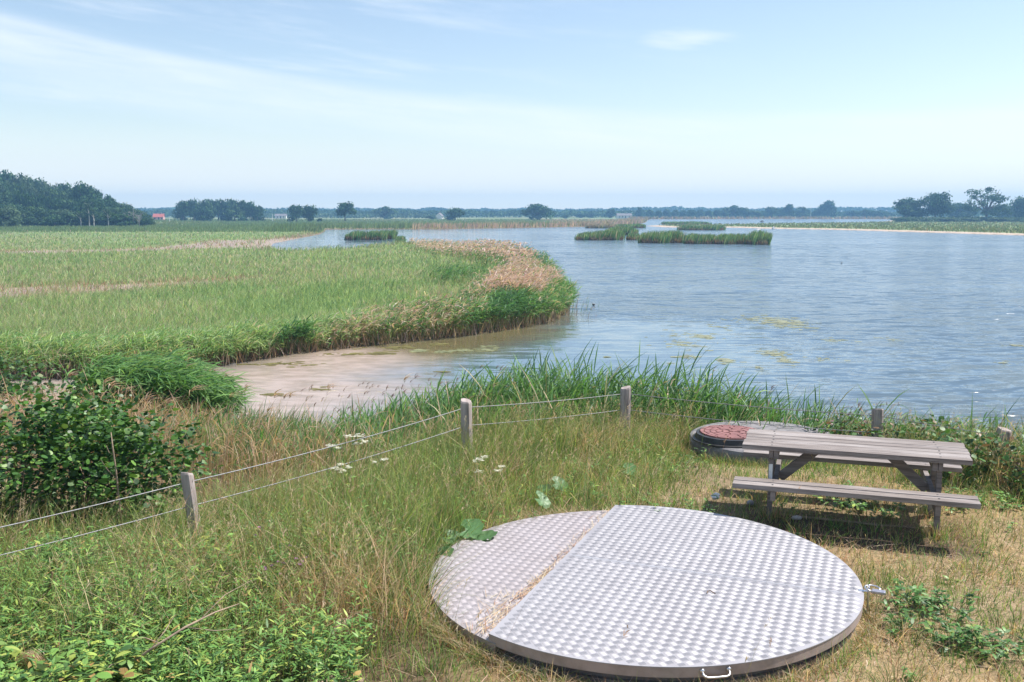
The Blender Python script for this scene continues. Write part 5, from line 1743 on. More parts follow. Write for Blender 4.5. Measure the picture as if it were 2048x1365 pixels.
q0 = At(1700, 838, 12.0); shrub('bramble_bush', 'low bramble with purplish leaves left of the fourth fence post', 'shrub', q0[0], q0[1], gz1(q0[0], q0[1]) + .2, (.75, .4, .34), 900, .06, .022, BR + [(.17, .09, .09)], [.3, .22, .15, .13, .2], 7, 6, 'leaf', 'brambles along the fence')
q0 = At(1850, 850, 11.4); shrub('bramble_bush', 'bright green bramble between the two right-hand fence posts', 'shrub', q0[0], q0[1], gz1(q0[0], q0[1]) + .22, (.85, .5, .42), 1500, .07, .026, BR, [.36, .38, .16, .1], 8, 7, 'leaf', 'brambles along the fence')
q0 = At(1945, 900, 10.3); shrub('bramble_bush', 'dark bramble in front of the rightmost fence post', 'shrub', q0[0], q0[1], gz1(q0[0], q0[1]) + .2, (.7, .4, .38), 1300, .065, .024, BR, [.4, .28, .24, .08], 9, 6, 'leaf', 'brambles along the fence')
q0 = At(2085, 905, 9.9); shrub('bramble_bush', 'bramble cut by the right edge of the photo', 'shrub', q0[0], q0[1], gz1(q0[0], q0[1]) + .2, (.6, .5, .4), 1100, .065, .024, BR, [.4, .32, .2, .08], 10, 6, 'leaf', 'brambles along the fence')
q0 = At(1560, 826, 12.9); shrub('bramble_bush', 'reddish low bramble behind the red manhole lid', 'shrub', q0[0], q0[1], gz1(q0[0], q0[1]) + .15, (.9, .35, .26), 900, .05, .018, BR + [(.2, .11, .08)], [.3, .25, .1, .1, .25], 11, 6, 'leaf', 'brambles along the fence')

# the tall dark seeding grass against the water
bg = Bag()
N = 70
q = np.array([At(px, 830, 12.2)[:2] for px in rng.uniform(1650, 1755, N)])
x, y = q[:, 0], q[:, 1] + rng.normal(0, .12, N)
H = rng.uniform(0.45, 0.85, N)
tp = reeds(bg, x, y, H, 2, [DGREEN, GREEN, OLIVEC, (0.16, .1, .09)], [.3, .25, .2, .25], 0.35, 0.25, 0.005, 0.003)
plumes(bg, tp, 0.11, 3, (0.2, 0.13, 0.12), 0.005, 0.5, 0.9)
gx, gy = x.mean(), y.mean()
o = link('grass_tussock', bg.mesh('grass_tussock'), M['reed'])
tag(o, 'tall dark seeding grass standing against the water beside the fourth post', 'grass tuft')

# ------------------------------------------------------------------ trees
TP = {'oak': [(0.034, 0.085, 0.03), (0.06, 0.125, 0.04), (0.02, 0.055, 0.024)],
      'ash': [(0.05, 0.105, 0.042), (0.085, 0.15, 0.055), (0.03, 0.07, 0.034)],
      'pale': [(0.075, 0.125, 0.06), (0.11, 0.165, 0.075), (0.05, 0.095, 0.048)]}


def crown_mesh(name, seed, n, pal, lobes=13, flat=1.0, gap=0.0, size=0.085, low=0.12, conic=0.0):
    """crown in a unit box: x,y within -1..1, z 0..1"""
    r2 = np.random.default_rng(seed)
    Ls = []
    for i in range(lobes):
        a_ = r2.uniform(0, 2 * PI); zz = r2.uniform(low, 0.82)
        prof_ = (math.sin(PI * min(1, max(0.08, zz * 0.86 + 0.14))) ** 0.6) * (1 - conic * zz)
        rr = math.sqrt(r2.random()) * 0.68 * prof_
        s_ = r2.uniform(0.24, 0.42) * (1 - gap * 0.4)
        Ls.append((rr * math.cos(a_), rr * math.sin(a_), zz, s_))
    Ls.append((0, 0, 0.55, 0.42 * (1 - gap * 0.5))); Ls.append((r2.uniform(-.15, .15), 0, 0.74, 0.3))
    Vs, Cs = [], []
    per = n // len(Ls)
    for lx, ly, lz, ls in Ls:
        d = r2.normal(size=(per, 3)); d /= np.linalg.norm(d, axis=1)[:, None]
        r_ = ls * np.power(r2.random(per), 0.33) * (0.8 + 0.5 * r2.random(per))
        P = np.stack([lx + d[:, 0] * r_, ly + d[:, 1] * r_, lz + d[:, 2] * r_ * 0.62 * flat], 1)
        nrm = d * 0.8 + r2.normal(size=(per, 3)) * 0.55 + np.array([0, 0, 0.35])
        nrm /= np.linalg.norm(nrm, axis=1)[:, None]
        t1 = np.cross(nrm, r2.normal(size=(per, 3))); t1 /= np.linalg.norm(t1, axis=1)[:, None] + 1e-9
        t2 = np.cross(nrm, t1)
        s1 = size * r2.uniform(0.5, 1.25, per)[:, None]; s2 = size * r2.uniform(0.35, 0.9, per)[:, None]
        q = np.stack([P - t1 * s1, P - t2 * s2 * 0.9 + nrm * size * 0.2, P + t1 * s1, P + t2 * s2], 1)
        Vs.append(q.reshape(-1, 3))
        c = np.array(pal)[r2.integers(0, len(pal), per)] * r2.uniform(0.75, 1.25) * r2.uniform(0.85, 1.15, (per, 1))
        Cs.append(np.repeat(c, 4, 0))
    V_ = np.concatenate(Vs); C_ = np.concatenate(Cs)
    zmin, zmax = np.percentile(V_[:, 2], 0.5), np.percentile(V_[:, 2], 99.7)
    V_[:, 2] = (V_[:, 2] - zmin) / (zmax - zmin)
    xm = np.percentile(np.abs(V_[:, :2]), 99.3)
    V_[:, :2] /= xm
    T_ = np.arange(len(V_)).reshape(-1, 4)
    return np_mesh(name, V_, T_, C_)


def trunk_mesh(name, seed, nb=7, fork=0.35, spread=0.75, r=0.055):
    """trunk in a unit box; z 0..1 to the crown top"""
    rs = random.Random(seed)
    bm = bmesh.new()
    tube(bm, [(0, 0, -0.03), (0.01, 0, fork * 0.5), (0, 0.01, fork), (0.02, 0, 0.62), (0.0, 0.02, 0.85)], [r * 1.25, r, r * 0.85, r * 0.5, r * 0.15], 7)
    for i in range(nb):
        a_ = 2 * PI * i / nb + rs.random() * 0.6
        z0 = fork * rs.uniform(0.75, 1.3)
        e = spread * rs.uniform(0.6, 1.0)
        z1 = rs.uniform(0.5, 0.88)
        c, s = math.cos(a_), math.sin(a_)
        tube(bm, [(0.01, 0, z0), (c * e * 0.35, s * e * 0.35, z0 + (z1 - z0) * 0.5), (c * e, s * e, z1)], [r * 0.55, r * 0.38, r * 0.1], 6)
        tube(bm, [(c * e * 0.35, s * e * 0.35, z0 + (z1 - z0) * 0.5), (math.cos(a_ + .5) * e * 0.7, math.sin(a_ + .5) * e * 0.7, min(0.95, z1 + 0.1))], [r * 0.3, r * 0.08], 5)
    me = bpy.data.meshes.new(name); bm.to_mesh(me); bm.free()
    me.materials.append(M['bark'])
    return me


CR = [crown_mesh('crown', 1, 1500, TP['oak']), crown_mesh('crown', 2, 1500, TP['oak'], 16), crown_mesh('crown', 3, 1300, TP['ash'], 12),
      crown_mesh('crown', 4, 900, TP['ash'], 14, 1.0, 0.55, 0.06), crown_mesh('crown', 5, 1300, TP['pale'], 14), crown_mesh('crown', 6, 1400, TP['oak'], 12, 0.8, 0.1, 0.08, 0.3),
      crown_mesh('crown', 7, 900, TP['oak'], 16, 1.0, 0.3, 0.08, 0.05, 0.85)]
BIG = [crown_mesh('crown', 11, 3200, TP['oak'], 20, 1, 0.1, 0.062), crown_mesh('crown', 12, 3200, TP['ash'], 20, 1, 0.15, 0.062), crown_mesh('crown', 13, 3000, TP['pale'], 18, 1, 0.2, 0.062),
       crown_mesh('crown', 14, 3200, TP['oak'], 22, 0.9, 0.2, 0.06)]
SPARSE = crown_mesh('crown', 21, 2000, TP['ash'], 26, 0.7, 1.1, 0.036, 0.15)
for me in CR + BIG + [SPARSE]: me.materials.append(M['tree_leaf'])
TR = [trunk_mesh('trunk', 1), trunk_mesh('trunk', 2, 8, 0.42, 0.8), trunk_mesh('trunk', 3, 11, 0.22, 0.85, 0.05)]


def tree(label, px, pb, pt, wpx, Y, crown, trunk=0, bare=0.12, group=None, name='tree', cat='tree', rot=None, base_z=None):
    """tree whose crown spans wpx photo pixels at the distance Y, from its foot pb to its top pt"""
    X = At(px, pb, Y)[0]
    g_ = gz1(X, Y) if base_z is None else base_z
    H = At(px, pt, Y)[2] - g_
    H = max(H, 2.0)
    R = wpx / F * Y / 2
    o = thing(name, label, cat, (X, Y, g_), random.uniform(0, 6.28) if rot is None else rot, group)
    c = bpy.data.objects.new('crown', crown); COL.objects.link(c); c.parent = o
    c.location = (0, 0, H * bare); c.scale = (R, R, H * (1 - bare))
    t_ = bpy.data.objects.new('trunk', TR[trunk]); COL.objects.link(t_); t_.parent = o
    t_.scale = (R, R, H)
    return o


# lone trees in the meadow
tree('dark leafy tree, left of a touching pair in the far meadow', 593, 446, 410.5, 32, 474, CR[0], 0, 0.06)
tree('dark leafy tree, right of a touching pair in the far meadow', 619, 445.5, 411, 31, 478, CR[1], 0, 0.06)
tree('umbrella-shaped tree on a visible trunk right of the touching pair', 690, 446, 404.5, 42, 480, CR[5], 1, 0.32)
tree('broad hazy tree above the treeline between the umbrella tree and the small round one', 769, 440, 413, 44, 760, CR[2], 0, 0.02)
tree('small round dark tree alone at the far pool shore', 910, 443.5, 416, 39, 560, CR[1], 0, 0.06)
tree('large dark domed tree beside the pink reed bank', 1076, 442, 409, 60, 620, CR[0], 0, 0.04, rot=1.0)
tree('low round bush at the foot of the far treeline right of the small round tree', 862, 441, 431, 24, 700, CR[2], 0, 0.0, None, 'bush', 'bush')
tree('low bush left of the distant house with the hedge', 1130, 438, 430, 16, 800, CR[2], 0, 0.0, None, 'bush', 'bush')
tree('small dark bush on the meadow between the pair and the umbrella tree', 640, 445.5, 440, 10, 480, CR[1], 0, 0.0, None, 'bush', 'bush')
# copse
GCP = 'trees of the round copse'
for i, (px, pt, w, Y, ci, lab) in enumerate([(367, 403, 36, 520, 0, 'leftmost tree of the round copse'), (388, 399, 40, 540, 1, 'second tree from the left in the round copse'),
                                         (412, 399, 40, 530, 2, 'tree in the left half of the round copse, just before its middle'), (437, 400, 44, 535, 0, 'middle tree of the round copse'),
                                         (462, 399, 40, 540, 1, 'tallest tree of the right half of the round copse'), (484, 401, 38, 530, 2, 'third tree from the right end of the round copse'),
                                         (502, 404, 34, 525, 1, 'second tree from the right end of the round copse'), (515, 412, 28, 520, 0, 'rightmost tree of the round copse'),
                                         (405, 412, 40, 500, 1, 'low front tree in the left half of the round copse'), (470, 414, 44, 500, 2, 'low front tree in the right half of the round copse')]):
    tree(lab, px, 441, pt, w, Y, CR[ci], 0, 0.0, GCP)
# right-hand group
tree('spreading dark tree at the left of the right-hand shore group', 1812, 445, 397, 66, 525, BIG[0], 1, 0.16)
tree('tall dense tree with sky gaps, second in the right-hand shore group', 1870, 445, 385.5, 66, 520, BIG[3], 1, 0.2)
tree('hazy tree in the gap between the dense and the airy tree at right', 1922, 443, 406, 58, 640, BIG[1], 0, 0.05)
tree('tall airy tree with many gaps, widest of the right-hand shore group', 1972, 446, 375.5, 92, 510, SPARSE, 2, 0.18, rot=0.4)
tree('hazy low tree right of the airy one, near the right edge', 2010, 443, 409, 46, 640, BIG[2], 0, 0.02)
tree('tree cut by the right edge of the photo', 2050, 444, 394, 56, 560, BIG[1], 0, 0.08)
tree('tree just outside the right edge', 2110, 444, 396, 70, 560, BIG[0], 0, 0.08)
for i, (px, w, pt, Y, ci, lab) in enumerate([(1800, 36, 436, 500, 1, 'dark low bush under the leftmost right-hand tree'), (1850, 26, 439, 505, 4, 'small pale bush between the two dense right-hand trees'),
                                         (1895, 44, 438, 500, 4, 'pale green bush right of the tall dense tree'), (1940, 40, 437.5, 495, 4, 'bush left of the airy tree trunk'),
                                         (1995, 46, 436, 495, 4, 'pale bush right of the airy tree trunk'), (2040, 50, 438, 490, 2, 'low bush at the right edge of the shore')]):
    tree(lab, px, 451, pt, w, Y, CR[ci], 0, 0.0, 'bushes on the right shore', 'bush', 'bush')
# belt of trees along the far right shore
GB = 'trees in the hazy belt along the far shore'
belt = [(1465, 411, 44, 2, 'broad hazy tree at the left end of the far right belt'), (1487, 415.5, 26, 1, None), (1508, 421, 30, 4, None), (1542, 414, 32, 2, None), (1559, 416.5, 18, 1, None), (1577, 409, 24, 0, 'dark narrow hazy tree in the middle of the far belt'),
        (1604, 414, 32, 2, None), (1633, 419, 22, 1, None), (1655, 402, 36, 0, 'tallest pointed hazy tree of the far belt'), (1707, 421, 28, 1, None), (1728, 419, 26, 2, None), (1751, 421, 40, 1, None), (1773, 423, 30, 2, None)]
row = [(1278, 421, 16, 1, None), (1300, 420, 17, 2, None), (1318, 421, 16, 1, None), (1333, 419.5, 18, 0, None), (1350, 420, 17, 2, None), (1366, 420.5, 17, 1, None), (1383, 420, 18, 0, None),
       (1400, 419, 18, 2, None), (1417, 421, 17, 1, None), (1434, 420, 17, 0, None), (1449, 422, 16, 2, None), (1222, 418, 18, 1, 'round hazy tree right behind the white farmhouse'), (1180, 425, 24, 2, None), (1160, 427, 22, 1, None)]
for px, pt, w, ci, lab in belt + row:
    tree(lab or 'hazy blue green tree in the low belt along the far shore, like its neighbours', px, 438, pt, w, 870 + random.uniform(-20, 40), CR[ci], 0, 0.0, GB)
tree('spiky hazy conifer in the far belt right of the white farmhouse', 1279, 438, 414.5, 13, 860, CR[6], 0, 0.0, GB)
# wood on the left
GW = 'trees of the wood at the left'
topp = [(-140, 335), (0, 343), (45, 345), (75, 357), (110, 367), (140, 372), (175, 369), (200, 377), (225, 393), (250, 402), (270, 414), (290, 424), (305, 431)]
nw = 0
for row_, (Y, f_, stp) in enumerate([(322, 0.42, 30), (345, 0.68, 31), (372, 0.86, 30), (402, 1.0, 29)]):
    px = -150 + row_ * 9
    while px < 305:
        tp = np.interp(px, [a_[0] for a_ in topp], [a_[1] for a_ in topp])
        pt = 456 - (456 - tp) * f_ * random.uniform(0.93, 1.03)
        w = random.uniform(42, 60) if px < 230 else random.uniform(26, 36)
        if not (px > 255 and row_ < 1):
            ci = random.choice([0, 1, 1, 2, 2, 3])
            lab = ['front row tree of the wood at the left, crown down to the meadow', 'tree in the second row of the wood at the left', 'tree in the upper rows of the wooded rise at the left',
                   'tree on the skyline of the wooded rise at the left'][row_]
            tree(lab, px, 455, pt, w, Y + random.uniform(-7, 7), BIG[ci], 0, 0.0, GW)
            nw += 1
        px += stp * random.uniform(0.8, 1.2)
for i, px in enumerate(range(-130, 250, 27)):
    tree('low leafy shrub layer tree along the foot of the wood at the left', px + random.uniform(-5, 5), 455.5, 455 - random.uniform(22, 34), random.uniform(44, 58), 314 + random.uniform(-3, 3), CR[random.choice([1, 2, 4])], 0, 0.0, GW)
tree('tallest rounded dark tree on the right shoulder of the wood at the left', 176, 455, 367, 58, 366, BIG[0], 0, 0.05, GW)
tree('pale green bush at the left edge in front of the wood', 15, 455.5, 413, 60, 300, BIG[2], 0, 0.0, GW, 'bush', 'bush')
tree('dark little bush at the right foot of the wood', 292, 452, 436, 26, 318, CR[1], 0, 0.0, GW, 'bush', 'bush')
# pale slim trunks in front of the wood
for px, pt, lab in [(179, 408, 'tallest white birch trunk at the front of the wood'), (188, 420, 'short white birch trunk beside the tallest one'), (217, 420, 'white birch trunk furthest right, its foot in the grass'), (162, 428, 'faint pale birch trunk left of the tallest one')]:
    X, Y, Z = At(px, 454, 312); g_ = gz1(X, Y); H = At(px, pt, Y)[2] - g_
    o = thing('birch_tree', lab, 'tree', (X, Y, g_), 0, 'birches before the wood')
    bm = bmesh.new()
    tube(bm, [(0, 0, -0.1), (0.1, 0, H * .4), (-.15, .1, H * .75), (0.05, 0, H)], [.2, .16, .11, .04], 7)
    for i in range(8):
        a_ = random.uniform(0, 2 * PI); z_ = H * random.uniform(.45, .9)
        tube(bm, [(0, 0, z_), (math.cos(a_) * 1.3, math.sin(a_) * 1.3, z_ + 1.2)], [.05, .015], 5)
    obj('trunk', bm, M['pale_bark'], o)
    c = bpy.data.objects.new('crown', CR[3]); COL.objects.link(c); c.parent = o
    c.location = (0, 0, H * .55); c.scale = (1.5, 1.5, H * .5)
# bare grey trees at the end of the wood
for px, pt, lab in [(258, 424, 'bare grey tree, left of three at the end of the wood'), (268, 426, 'bare grey tree, middle of three at the end of the wood'), (279, 430, 'bare grey tree, right of three at the end of the wood')]:
    X, Y, Z = At(px, 453, 316); g_ = gz1(X, Y); H = At(px, pt, Y)[2] - g_
    bm = bmesh.new()
    tube(bm, [(0, 0, -0.1), (0.08, 0, H * .5), (0, 0, H)], [.16, .11, .03], 6)
    for i in range(22):
        a_ = random.uniform(0, 2 * PI); z_ = H * random.uniform(.15, .9); L_ = random.uniform(.7, 1.7)
        tube(bm, [(0, 0, z_), (math.cos(a_) * L_, math.sin(a_) * L_, z_ + L_ * 1.2)], [.07, .02], 4)
    tag(obj('bare_tree', bm, mat_simple('grey_bark', (0.4, 0.36, 0.35), 0.9), None, (X, Y, g_)), lab, 'tree', 'bare trees at the end of the wood')

# the continuous wood far behind: one mass
Vs, Cs = [], []
def wood_band(Y0, Y1, pxa, pxb, top, n, size, pal):
    px = rng.uniform(pxa, pxb, n)
    Y = rng.uniform(Y0, Y1, n)
    X = (px - 1024) / F * Y / 0.991
    crest = top * (0.62 + 0.38 * vnoise(X / 14.0, Y * 0 + 3.1, 401, 2) + 0.25 * (vnoise(X / 120.0, Y * 0 + 1.7, 402, 2) - 0.5))
    zz = np.sqrt(rng.random(n)) * crest
    g_ = gz(X, Y)
    P = np.stack([X, Y, g_ + zz], 1)
    nrm = rng.normal(size=(n, 3)) + np.array([0, -0.6, 0.6]); nrm /= np.linalg.norm(nrm, axis=1)[:, None]
    t1 = np.cross(nrm, rng.normal(size=(n, 3))); t1 /= np.linalg.norm(t1, axis=1)[:, None]
    t2 = np.cross(nrm, t1)
    s_ = size * rng.uniform(.5, 1.2, n)[:, None]
    Vs.append(np.stack([P - t1 * s_, P - t2 * s_ * .7, P + t1 * s_, P + t2 * s_ * .7], 1).reshape(-1, 3))
    Cs.append(np.repeat(pick(pal, np.tile([.5, .3, .2], (n, 1))) * (0.8 + 0.5 * vnoise(X / 9.0, zz / 6, 404, 2))[:, None], 4, 0))


wood_band(900, 985, -400, 1300, 8.5, 26000, 1.5, TP['ash'])
wood_band(905, 985, 1270, 2500, 6.0, 14000, 1.4, TP['ash'])
wood_band(1400, 1480, -500, 2600, 13.0, 22000, 2.4, TP['oak'])
wood_band(820, 850, 520, 870, 5.0, 3000, 1.2, TP['pale'])
V_ = np.concatenate(Vs)
tag(link('far_wood', np_mesh('far_wood', V_, np.arange(len(V_)).reshape(-1, 4), np.concatenate(Cs)), M['tree_leaf']), kind='stuff')
# hedge line and scattered low scrub on the right shore
Vs, Cs = [], []
wood_band(500, 512, 1785, 2300, 2.6, 3500, 0.7, TP['pale'])
wood_band(330, 345, 20, 300, 2.2, 2500, 0.6, TP['pale'])
V_ = np.concatenate(Vs)
tag(link('low_scrub', np_mesh('low_scrub', V_, np.arange(len(V_)).reshape(-1, 4), np.concatenate(Cs)), M['tree_leaf']), kind='stuff')
# blue rise on the horizon
bm = bmesh.new()
nx = 40
prev = None
for j in range(7):
    cur = []
    for i in range(nx + 1):
        X = -900 + 700 * i / nx; Yh = 1500 + 60 * j
        zh = 3 + (15 * math.exp(-((X + 560) / 70) ** 2) + 4 * math.exp(-((X + 360) / 120) ** 2)) * math.sin(PI * (j + 0.3) / 7.2) - 1
        cur.append(bm.verts.new((X, Yh, zh)))
    if prev:
        for i in range(nx): bm.faces.new((prev[i], prev[i + 1], cur[i + 1], cur[i]))
    prev = cur
tag(obj('hills', bm, mat_simple('far_field', (0.13, 0.17, 0.07), 0.9, 0, (0.06, 0.1, 0.04), 0.03), None, None, True), kind='structure')

# ------------------------------------------------------------------ far houses, rocks, birds, poles
def house(label, px, Y, L, W, eave, ridge, rotz, wall, roof, name, wins, group=None):
    X = At(px, 437, Y)[0]; g_ = gz1(X, Y)
    o = thing(name, label, 'house', (X, Y, g_), rotz, group)
    bm = bmesh.new()
    vs = [bm.verts.new((sx * L / 2, sy * W / 2, z_)) for z_ in (-0.2, eave) for sx, sy in ((-1, -1), (1, -1), (1, 1), (-1, 1))]
    for i in range(4): bm.faces.new((vs[i], vs[(i + 1) % 4], vs[4 + (i + 1) % 4], vs[4 + i]))
    for sx, (i, j) in ((-1, (4, 7)), (1, (5, 6))):
        r_ = bm.verts.new((sx * L / 2, 0, ridge - 0.15)); bm.faces.new((vs[i], vs[j], r_))
    obj('wall', bm, wall, o)
    bm = bmesh.new()
    ov = 0.35
    for s_ in (-1, 1):
        q = [(-L / 2 - ov, s_ * (W / 2 + ov), eave - 0.2), (L / 2 + ov, s_ * (W / 2 + ov), eave - 0.2), (L / 2 + ov, 0, ridge), (-L / 2 - ov, 0, ridge)]
        lo = [bm.verts.new(p) for p in q]; hi = [bm.verts.new((p[0], p[1], p[2] + 0.18)) for p in q]
        bm.faces.new(hi); bm.faces.new(list(reversed(lo)))
        for i in range(4): bm.faces.new((lo[i], lo[(i + 1) % 4], hi[(i + 1) % 4], hi[i]))
    rf = obj('roof', bm, roof, o)
    bm = bmesh.new(); box(bm, (L * 0.22, 0, ridge + 0.4), (0.7, 0.6, 1.2)); obj('chimney', bm, M['stone'], rf)
    for wx, ww, wh, kind in wins:
        bm = bmesh.new(); box(bm, (wx, -W / 2 - 0.02, (wh / 2 if kind == 'door' else eave * 0.55)), (ww, 0.08, wh)); obj(kind, bm, M['dark_glass'], o)
    return o


house('small red-roofed house with reddish walls at the end of the wood', 318, 610, 6.0, 5.5, 2.1, 4.0, 0.15, M['red_wall'], M['red_roof'], 'house', [(-2, .9, 1.0, 'window'), (0.3, .9, 1.9, 'door'), (2.2, .9, 1.0, 'window')])
house('long low white farmhouse with grey roof in the far treeline', 1248, 800, 12, 6, 2.4, 4.0, 0.0, M['white_wall'], M['grey_roof'], 'house', [(-4, .9, 1, 'window'), (-1.5, .9, 1, 'window'), (1, .9, 1.9, 'door'), (4, .9, 1, 'window')])
house('tiny white gable house beside the small round tree', 879, 760, 3.6, 5, 2.4, 4.4, 1.2, M['white_wall'], M['grey_roof'], 'house', [(0, .9, 1, 'window'), (-1, .8, 1.9, 'door')])
house('pale distant house between the copse and the touching pair of trees', 562, 800, 9, 5, 2.2, 3.6, 0.1, M['white_wall'], M['grey_roof'], 'house', [(-2.5, .9, 1, 'window'), (0, .9, 1.9, 'door'), (2.5, .9, 1, 'window')])
for px, pt, Y, lab in [(545, 428, 560, 'thin white pole right of the copse'), (339, 436, 420, 'thin pale pole in the meadow left of the copse'), (1621, 410, 880, 'faint tall mast over the far belt of trees')]:
    X = At(px, 440, Y)[0]; g_ = gz1(X, Y); H = At(px, pt, Y)[2] - g_
    bm = bmesh.new(); tube(bm, [(0, 0, -0.2), (0, 0, H)], [0.16, 0.1], 8)
    tube(bm, [(-0.35, 0, H - 0.3), (0.35, 0, H - 0.3)], 0.05, 6)
    tag(obj('pole', bm, M['white_paint'], None, (X, Y, g_)), lab, 'pole')


def rock(label, px, py, w, h, mat, name='boulder', Y=None):
    cx, cy = G(px, py, 0.05)
    R = w / F * cy / 2; Hh = h / F * cy
    bm = bmesh.new(); bmesh.ops.create_icosphere(bm, subdivisions=3, radius=1)
    s_ = random.random() * 10
    for v in bm.verts:
        k_ = 1 + 0.18 * math.sin(v.co.x * 4 + s_) * math.cos(v.co.y * 5) + 0.1 * math.sin(v.co.z * 7 + s_)
        v.co = Vector((v.co.x * R * k_, v.co.y * R * 0.8 * k_, v.co.z * Hh * k_))
    tag(obj(name, bm, mat, None, (cx, cy, 0.0)), label, 'boulder')


rock('pale boulder at the waterline right of the reed islands', 1547, 458.5, 7, 4.5, M['pale_stone'])
rock('dark hump in the back water in front of the far shore', 1524, 444.5, 8, 3.2, M['dark_rock'])
rock('small pale stone at the edge of the right spit', 1517, 459.5, 9, 1.6, M['pale_stone'])
rock('dark low rock on the back shore behind the spit', 1643, 447.5, 5, 2.2, M['dark_rock'])


def water_bird(label, px, py, s=1.0, rot=0.0):
    cx, cy = G(px, py)
    o = thing('water_bird', label, 'bird', (cx, cy, 0.0), rot)
    bm = bmesh.new()
    rings = []
    prof = [(-.19, .005, .10), (-.14, .045, .085), (-.06, .075, .06), (.03, .08, .055), (.10, .06, .065), (.135, .035, .11), (.15, .028, .16), (.165, .034, .2), (.19, .03, .215), (.215, .012, .205)]
    for x_, r_, z_ in prof:
        rings.append([bm.verts.new((x_ * s, r_ * s * math.cos(2 * PI * k / 10), (z_ + r_ * 0.9 * math.sin(2 * PI * k / 10)) * s)) for k in range(10)])
    for r0, r1 in zip(rings[:-1], rings[1:]):
        for k in range(10): bm.faces.new((r0[k], r0[(k + 1) % 10], r1[(k + 1) % 10], r1[k]))
    bm.faces.new(list(reversed(rings[0]))); bm.faces.new(rings[-1])
    obj('body', bm, M['feather'], o, None, True)
    bm = bmesh.new(); bmesh.ops.create_cone(bm, cap_ends=True, segments=8, radius1=.012 * s, radius2=.003 * s, depth=.05 * s)
    bmesh.ops.rotate(bm, cent=(0, 0, 0), matrix=Matrix.Rotation(PI / 2, 3, 'Y'), verts=bm.verts)
    obj('beak', bm, M['beak'], o, (.235 * s, 0, .203 * s))


water_bird('dark water bird swimming off the reed point', 1187, 611, 0.55, 2.4)
water_bird('tiny dark water bird far out on the open lake', 1683, 527, 0.6, 0.4)

# ------------------------------------------------------------------ air, sky, sun
bm = bmesh.new()
box(bm, (0, 1005, 20.5), (3480, 2090, 45))
hz = obj('haze', bm, None)
m, nt = new_mat('haze'); t = NT(nt)
pv = t.node('ShaderNodeVolumePrincipled')
pv.inputs['Color'].default_value = (0.31, 0.62, 1.0, 1)
pv.inputs['Density'].default_value = 0.0005
pv.inputs['Anisotropy'].default_value = 0.1
o = t.node('ShaderNodeOutputMaterial'); nt.links.new(pv.outputs[0], o.inputs['Volume'])
hz.data.materials.append(m)
tag(hz, kind='stuff')

SUN_EL = math.radians(57)
SUN_DIR = Vector((0.965, 0.26, 0)).normalized()       # towards the sun, on the ground
W = bpy.data.worlds.new('World'); SC.world = W; W.use_nodes = True
nt = W.node_tree; nt.nodes.clear(); t = NT(nt)
sky = t.node('ShaderNodeTexSky', sky_type='NISHITA')
sky.sun_disc = False
sky.sun_elevation = SUN_EL
sky.sun_rotation = math.atan2(SUN_DIR.x, SUN_DIR.y)
sky.air_density = 1.0; sky.dust_density = 0.6; sky.ozone_density = 1.6
tc = t.node('ShaderNodeTexCoord')
sx = t.node('ShaderNodeSeparateXYZ'); t.setin(sx.inputs[0], tc.outputs['Generated'])
az = t.math('ARCTAN2', sx.outputs[0], sx.outputs[1])
el = t.math('ARCSINE', sx.outputs[2])
elc = t.math('ADD', t.math('ADD', 0.1035, t.math('MULTIPLY', az, -0.085)), t.math('MULTIPLY', t.math('MULTIPLY', az, az), 0.12))
dd = t.math('SUBTRACT', el, elc)
cv = t.node('ShaderNodeCombineXYZ'); t.setin(cv.inputs[0], t.math('MULTIPLY', az, 3.0)); t.setin(cv.inputs[1], t.math('MULTIPLY', t.math('ADD', el, t.math('MULTIPLY', az, 0.10)), 34.0))
n1 = t.noise(cv.outputs[0], 1.0, 5, 0.55)
cv2 = t.node('ShaderNodeCombineXYZ'); t.setin(cv2.inputs[0], t.math('MULTIPLY', az, 8.0)); t.setin(cv2.inputs[1], t.math('MULTIPLY', t.math('ADD', el, t.math('MULTIPLY', az, 0.12)), 60.0)); cv2.inputs[2].default_value = 3.3
n2 = t.noise(cv2.outputs[0], 1.0, 6, 0.6)
str_ = t.math('ADD', t.math('MULTIPLY', n1, 0.6), t.math('MULTIPLY', n2, 0.4))
band = t.math('MULTIPLY', t.step(dd, 0.014, -0.004), t.step(dd, -0.075, -0.012))
bandm = t.math('MULTIPLY', band, t.math('ADD', 0.22, t.math('MULTIPLY', t.step(str_, 0.34, 0.68), 0.5)))
edge = t.math('MULTIPLY', t.math('MULTIPLY', t.step(dd, 0.010, -0.001), t.step(dd, -0.022, -0.004)), t.step(az, 0.05, -0.35))
edgem = t.math('MULTIPLY', edge, t.math('ADD', 0.15, t.math('MULTIPLY', n2, 0.6)))
wisp = t.math('MULTIPLY', t.step(str_, 0.46, 0.72), t.math('MULTIPLY', t.step(az, 0.3, -0.25), 0.62))


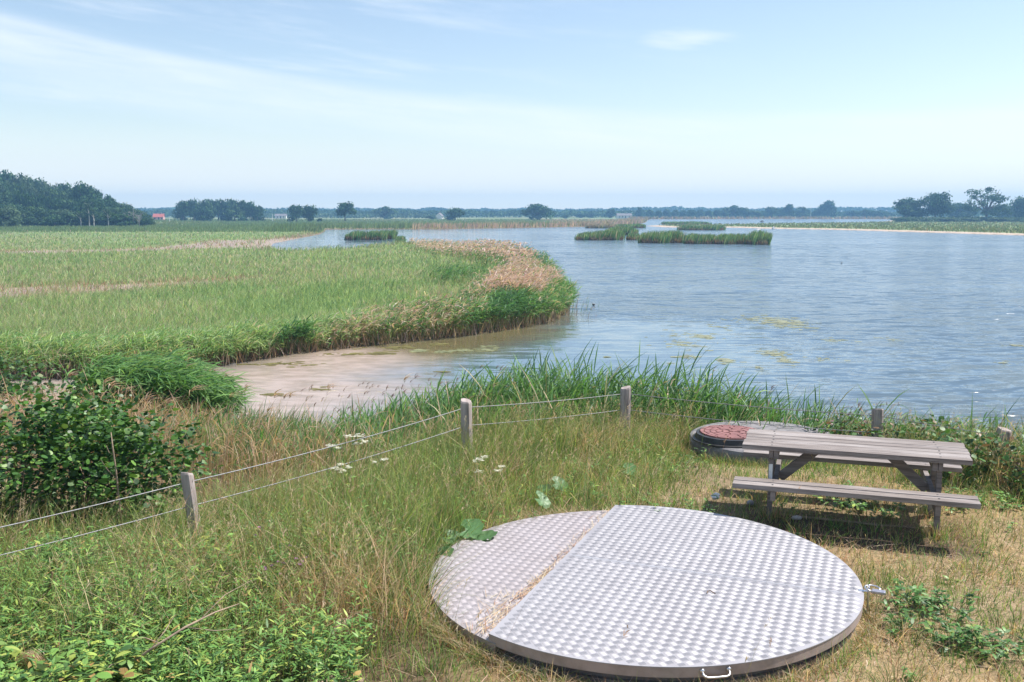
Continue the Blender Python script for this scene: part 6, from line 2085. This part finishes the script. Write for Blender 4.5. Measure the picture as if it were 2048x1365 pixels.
def blob(a0, e0, ra, re, k):
    u = t.math('DIVIDE', t.math('SUBTRACT', az, a0), ra); v = t.math('DIVIDE', t.math('SUBTRACT', el, e0), re)
    r = t.math('SQRT', t.math('ADD', t.math('MULTIPLY', u, u), t.math('MULTIPLY', v, v)))
    r = t.math('ADD', r, t.math('MULTIPLY', t.math('SUBTRACT', n2, 0.5), 2.2))
    return t.math('MULTIPLY', t.step(r, 1.1, 0.1), k)


bl = t.math('MAXIMUM', blob(0.180, 0.1705, 0.058, 0.011, 0.5), blob(-0.012, 0.2215, 0.09, 0.010, 0.4))
lowh = t.step(el, 0.10, 0.0)
cm = t.math('MAXIMUM', t.math('MAXIMUM', bandm, edgem), t.math('MAXIMUM', wisp, bl))
cm = t.math('MAXIMUM', cm, t.math('MULTIPLY', lowh, 0.85))
tint = t.mix(1.0, sky.outputs[0], (0.94, 0.87, 0.815, 1), 'MULTIPLY')
full = t.mix(cm, tint, (5.1, 5.4, 5.7, 1))
full = t.mix(t.math('MULTIPLY', t.step(el, 0.055, -0.005), 0.9), full, (6.5, 6.25, 5.0, 1))
bgn = t.node('ShaderNodeBackground'); bgn.inputs[1].default_value = 0.10
t.setin(bgn.inputs[0], full)
t.setin(t.node('ShaderNodeOutputWorld').inputs[0], bgn)

sd = bpy.data.lights.new('sun', 'SUN'); sd.energy = 3.6; sd.angle = math.radians(0.53); sd.color = (1.0, 0.955, 0.89)
so = bpy.data.objects.new('sun', sd); COL.objects.link(so)
v = Vector((SUN_DIR.x * math.cos(SUN_EL), SUN_DIR.y * math.cos(SUN_EL), math.sin(SUN_EL)))
so.rotation_euler = (-v).to_track_quat('-Z', 'Y').to_euler()
so.location = (20, 5, 30)

SC.view_settings.view_transform = 'Standard'
SC.view_settings.look = 'None'
SC.view_settings.exposure = 1.07
SC.view_settings.gamma = 1.0
SC.render.engine = 'CYCLES'
SC.cycles.use_denoising = True
SC.cycles.denoiser = 'OPENIMAGEDENOISE'
SC.cycles.sample_clamp_direct = 5.0
SC.cycles.sample_clamp_indirect = 4.0
SC.cycles.max_bounces = 6
SC.cycles.diffuse_bounces = 3
SC.cycles.glossy_bounces = 2
SC.cycles.transmission_bounces = 3
SC.cycles.volume_bounces = 0
SC.cycles.transparent_max_bounces = 4
SC.cycles.caustics_reflective = False
SC.cycles.caustics_refractive = False
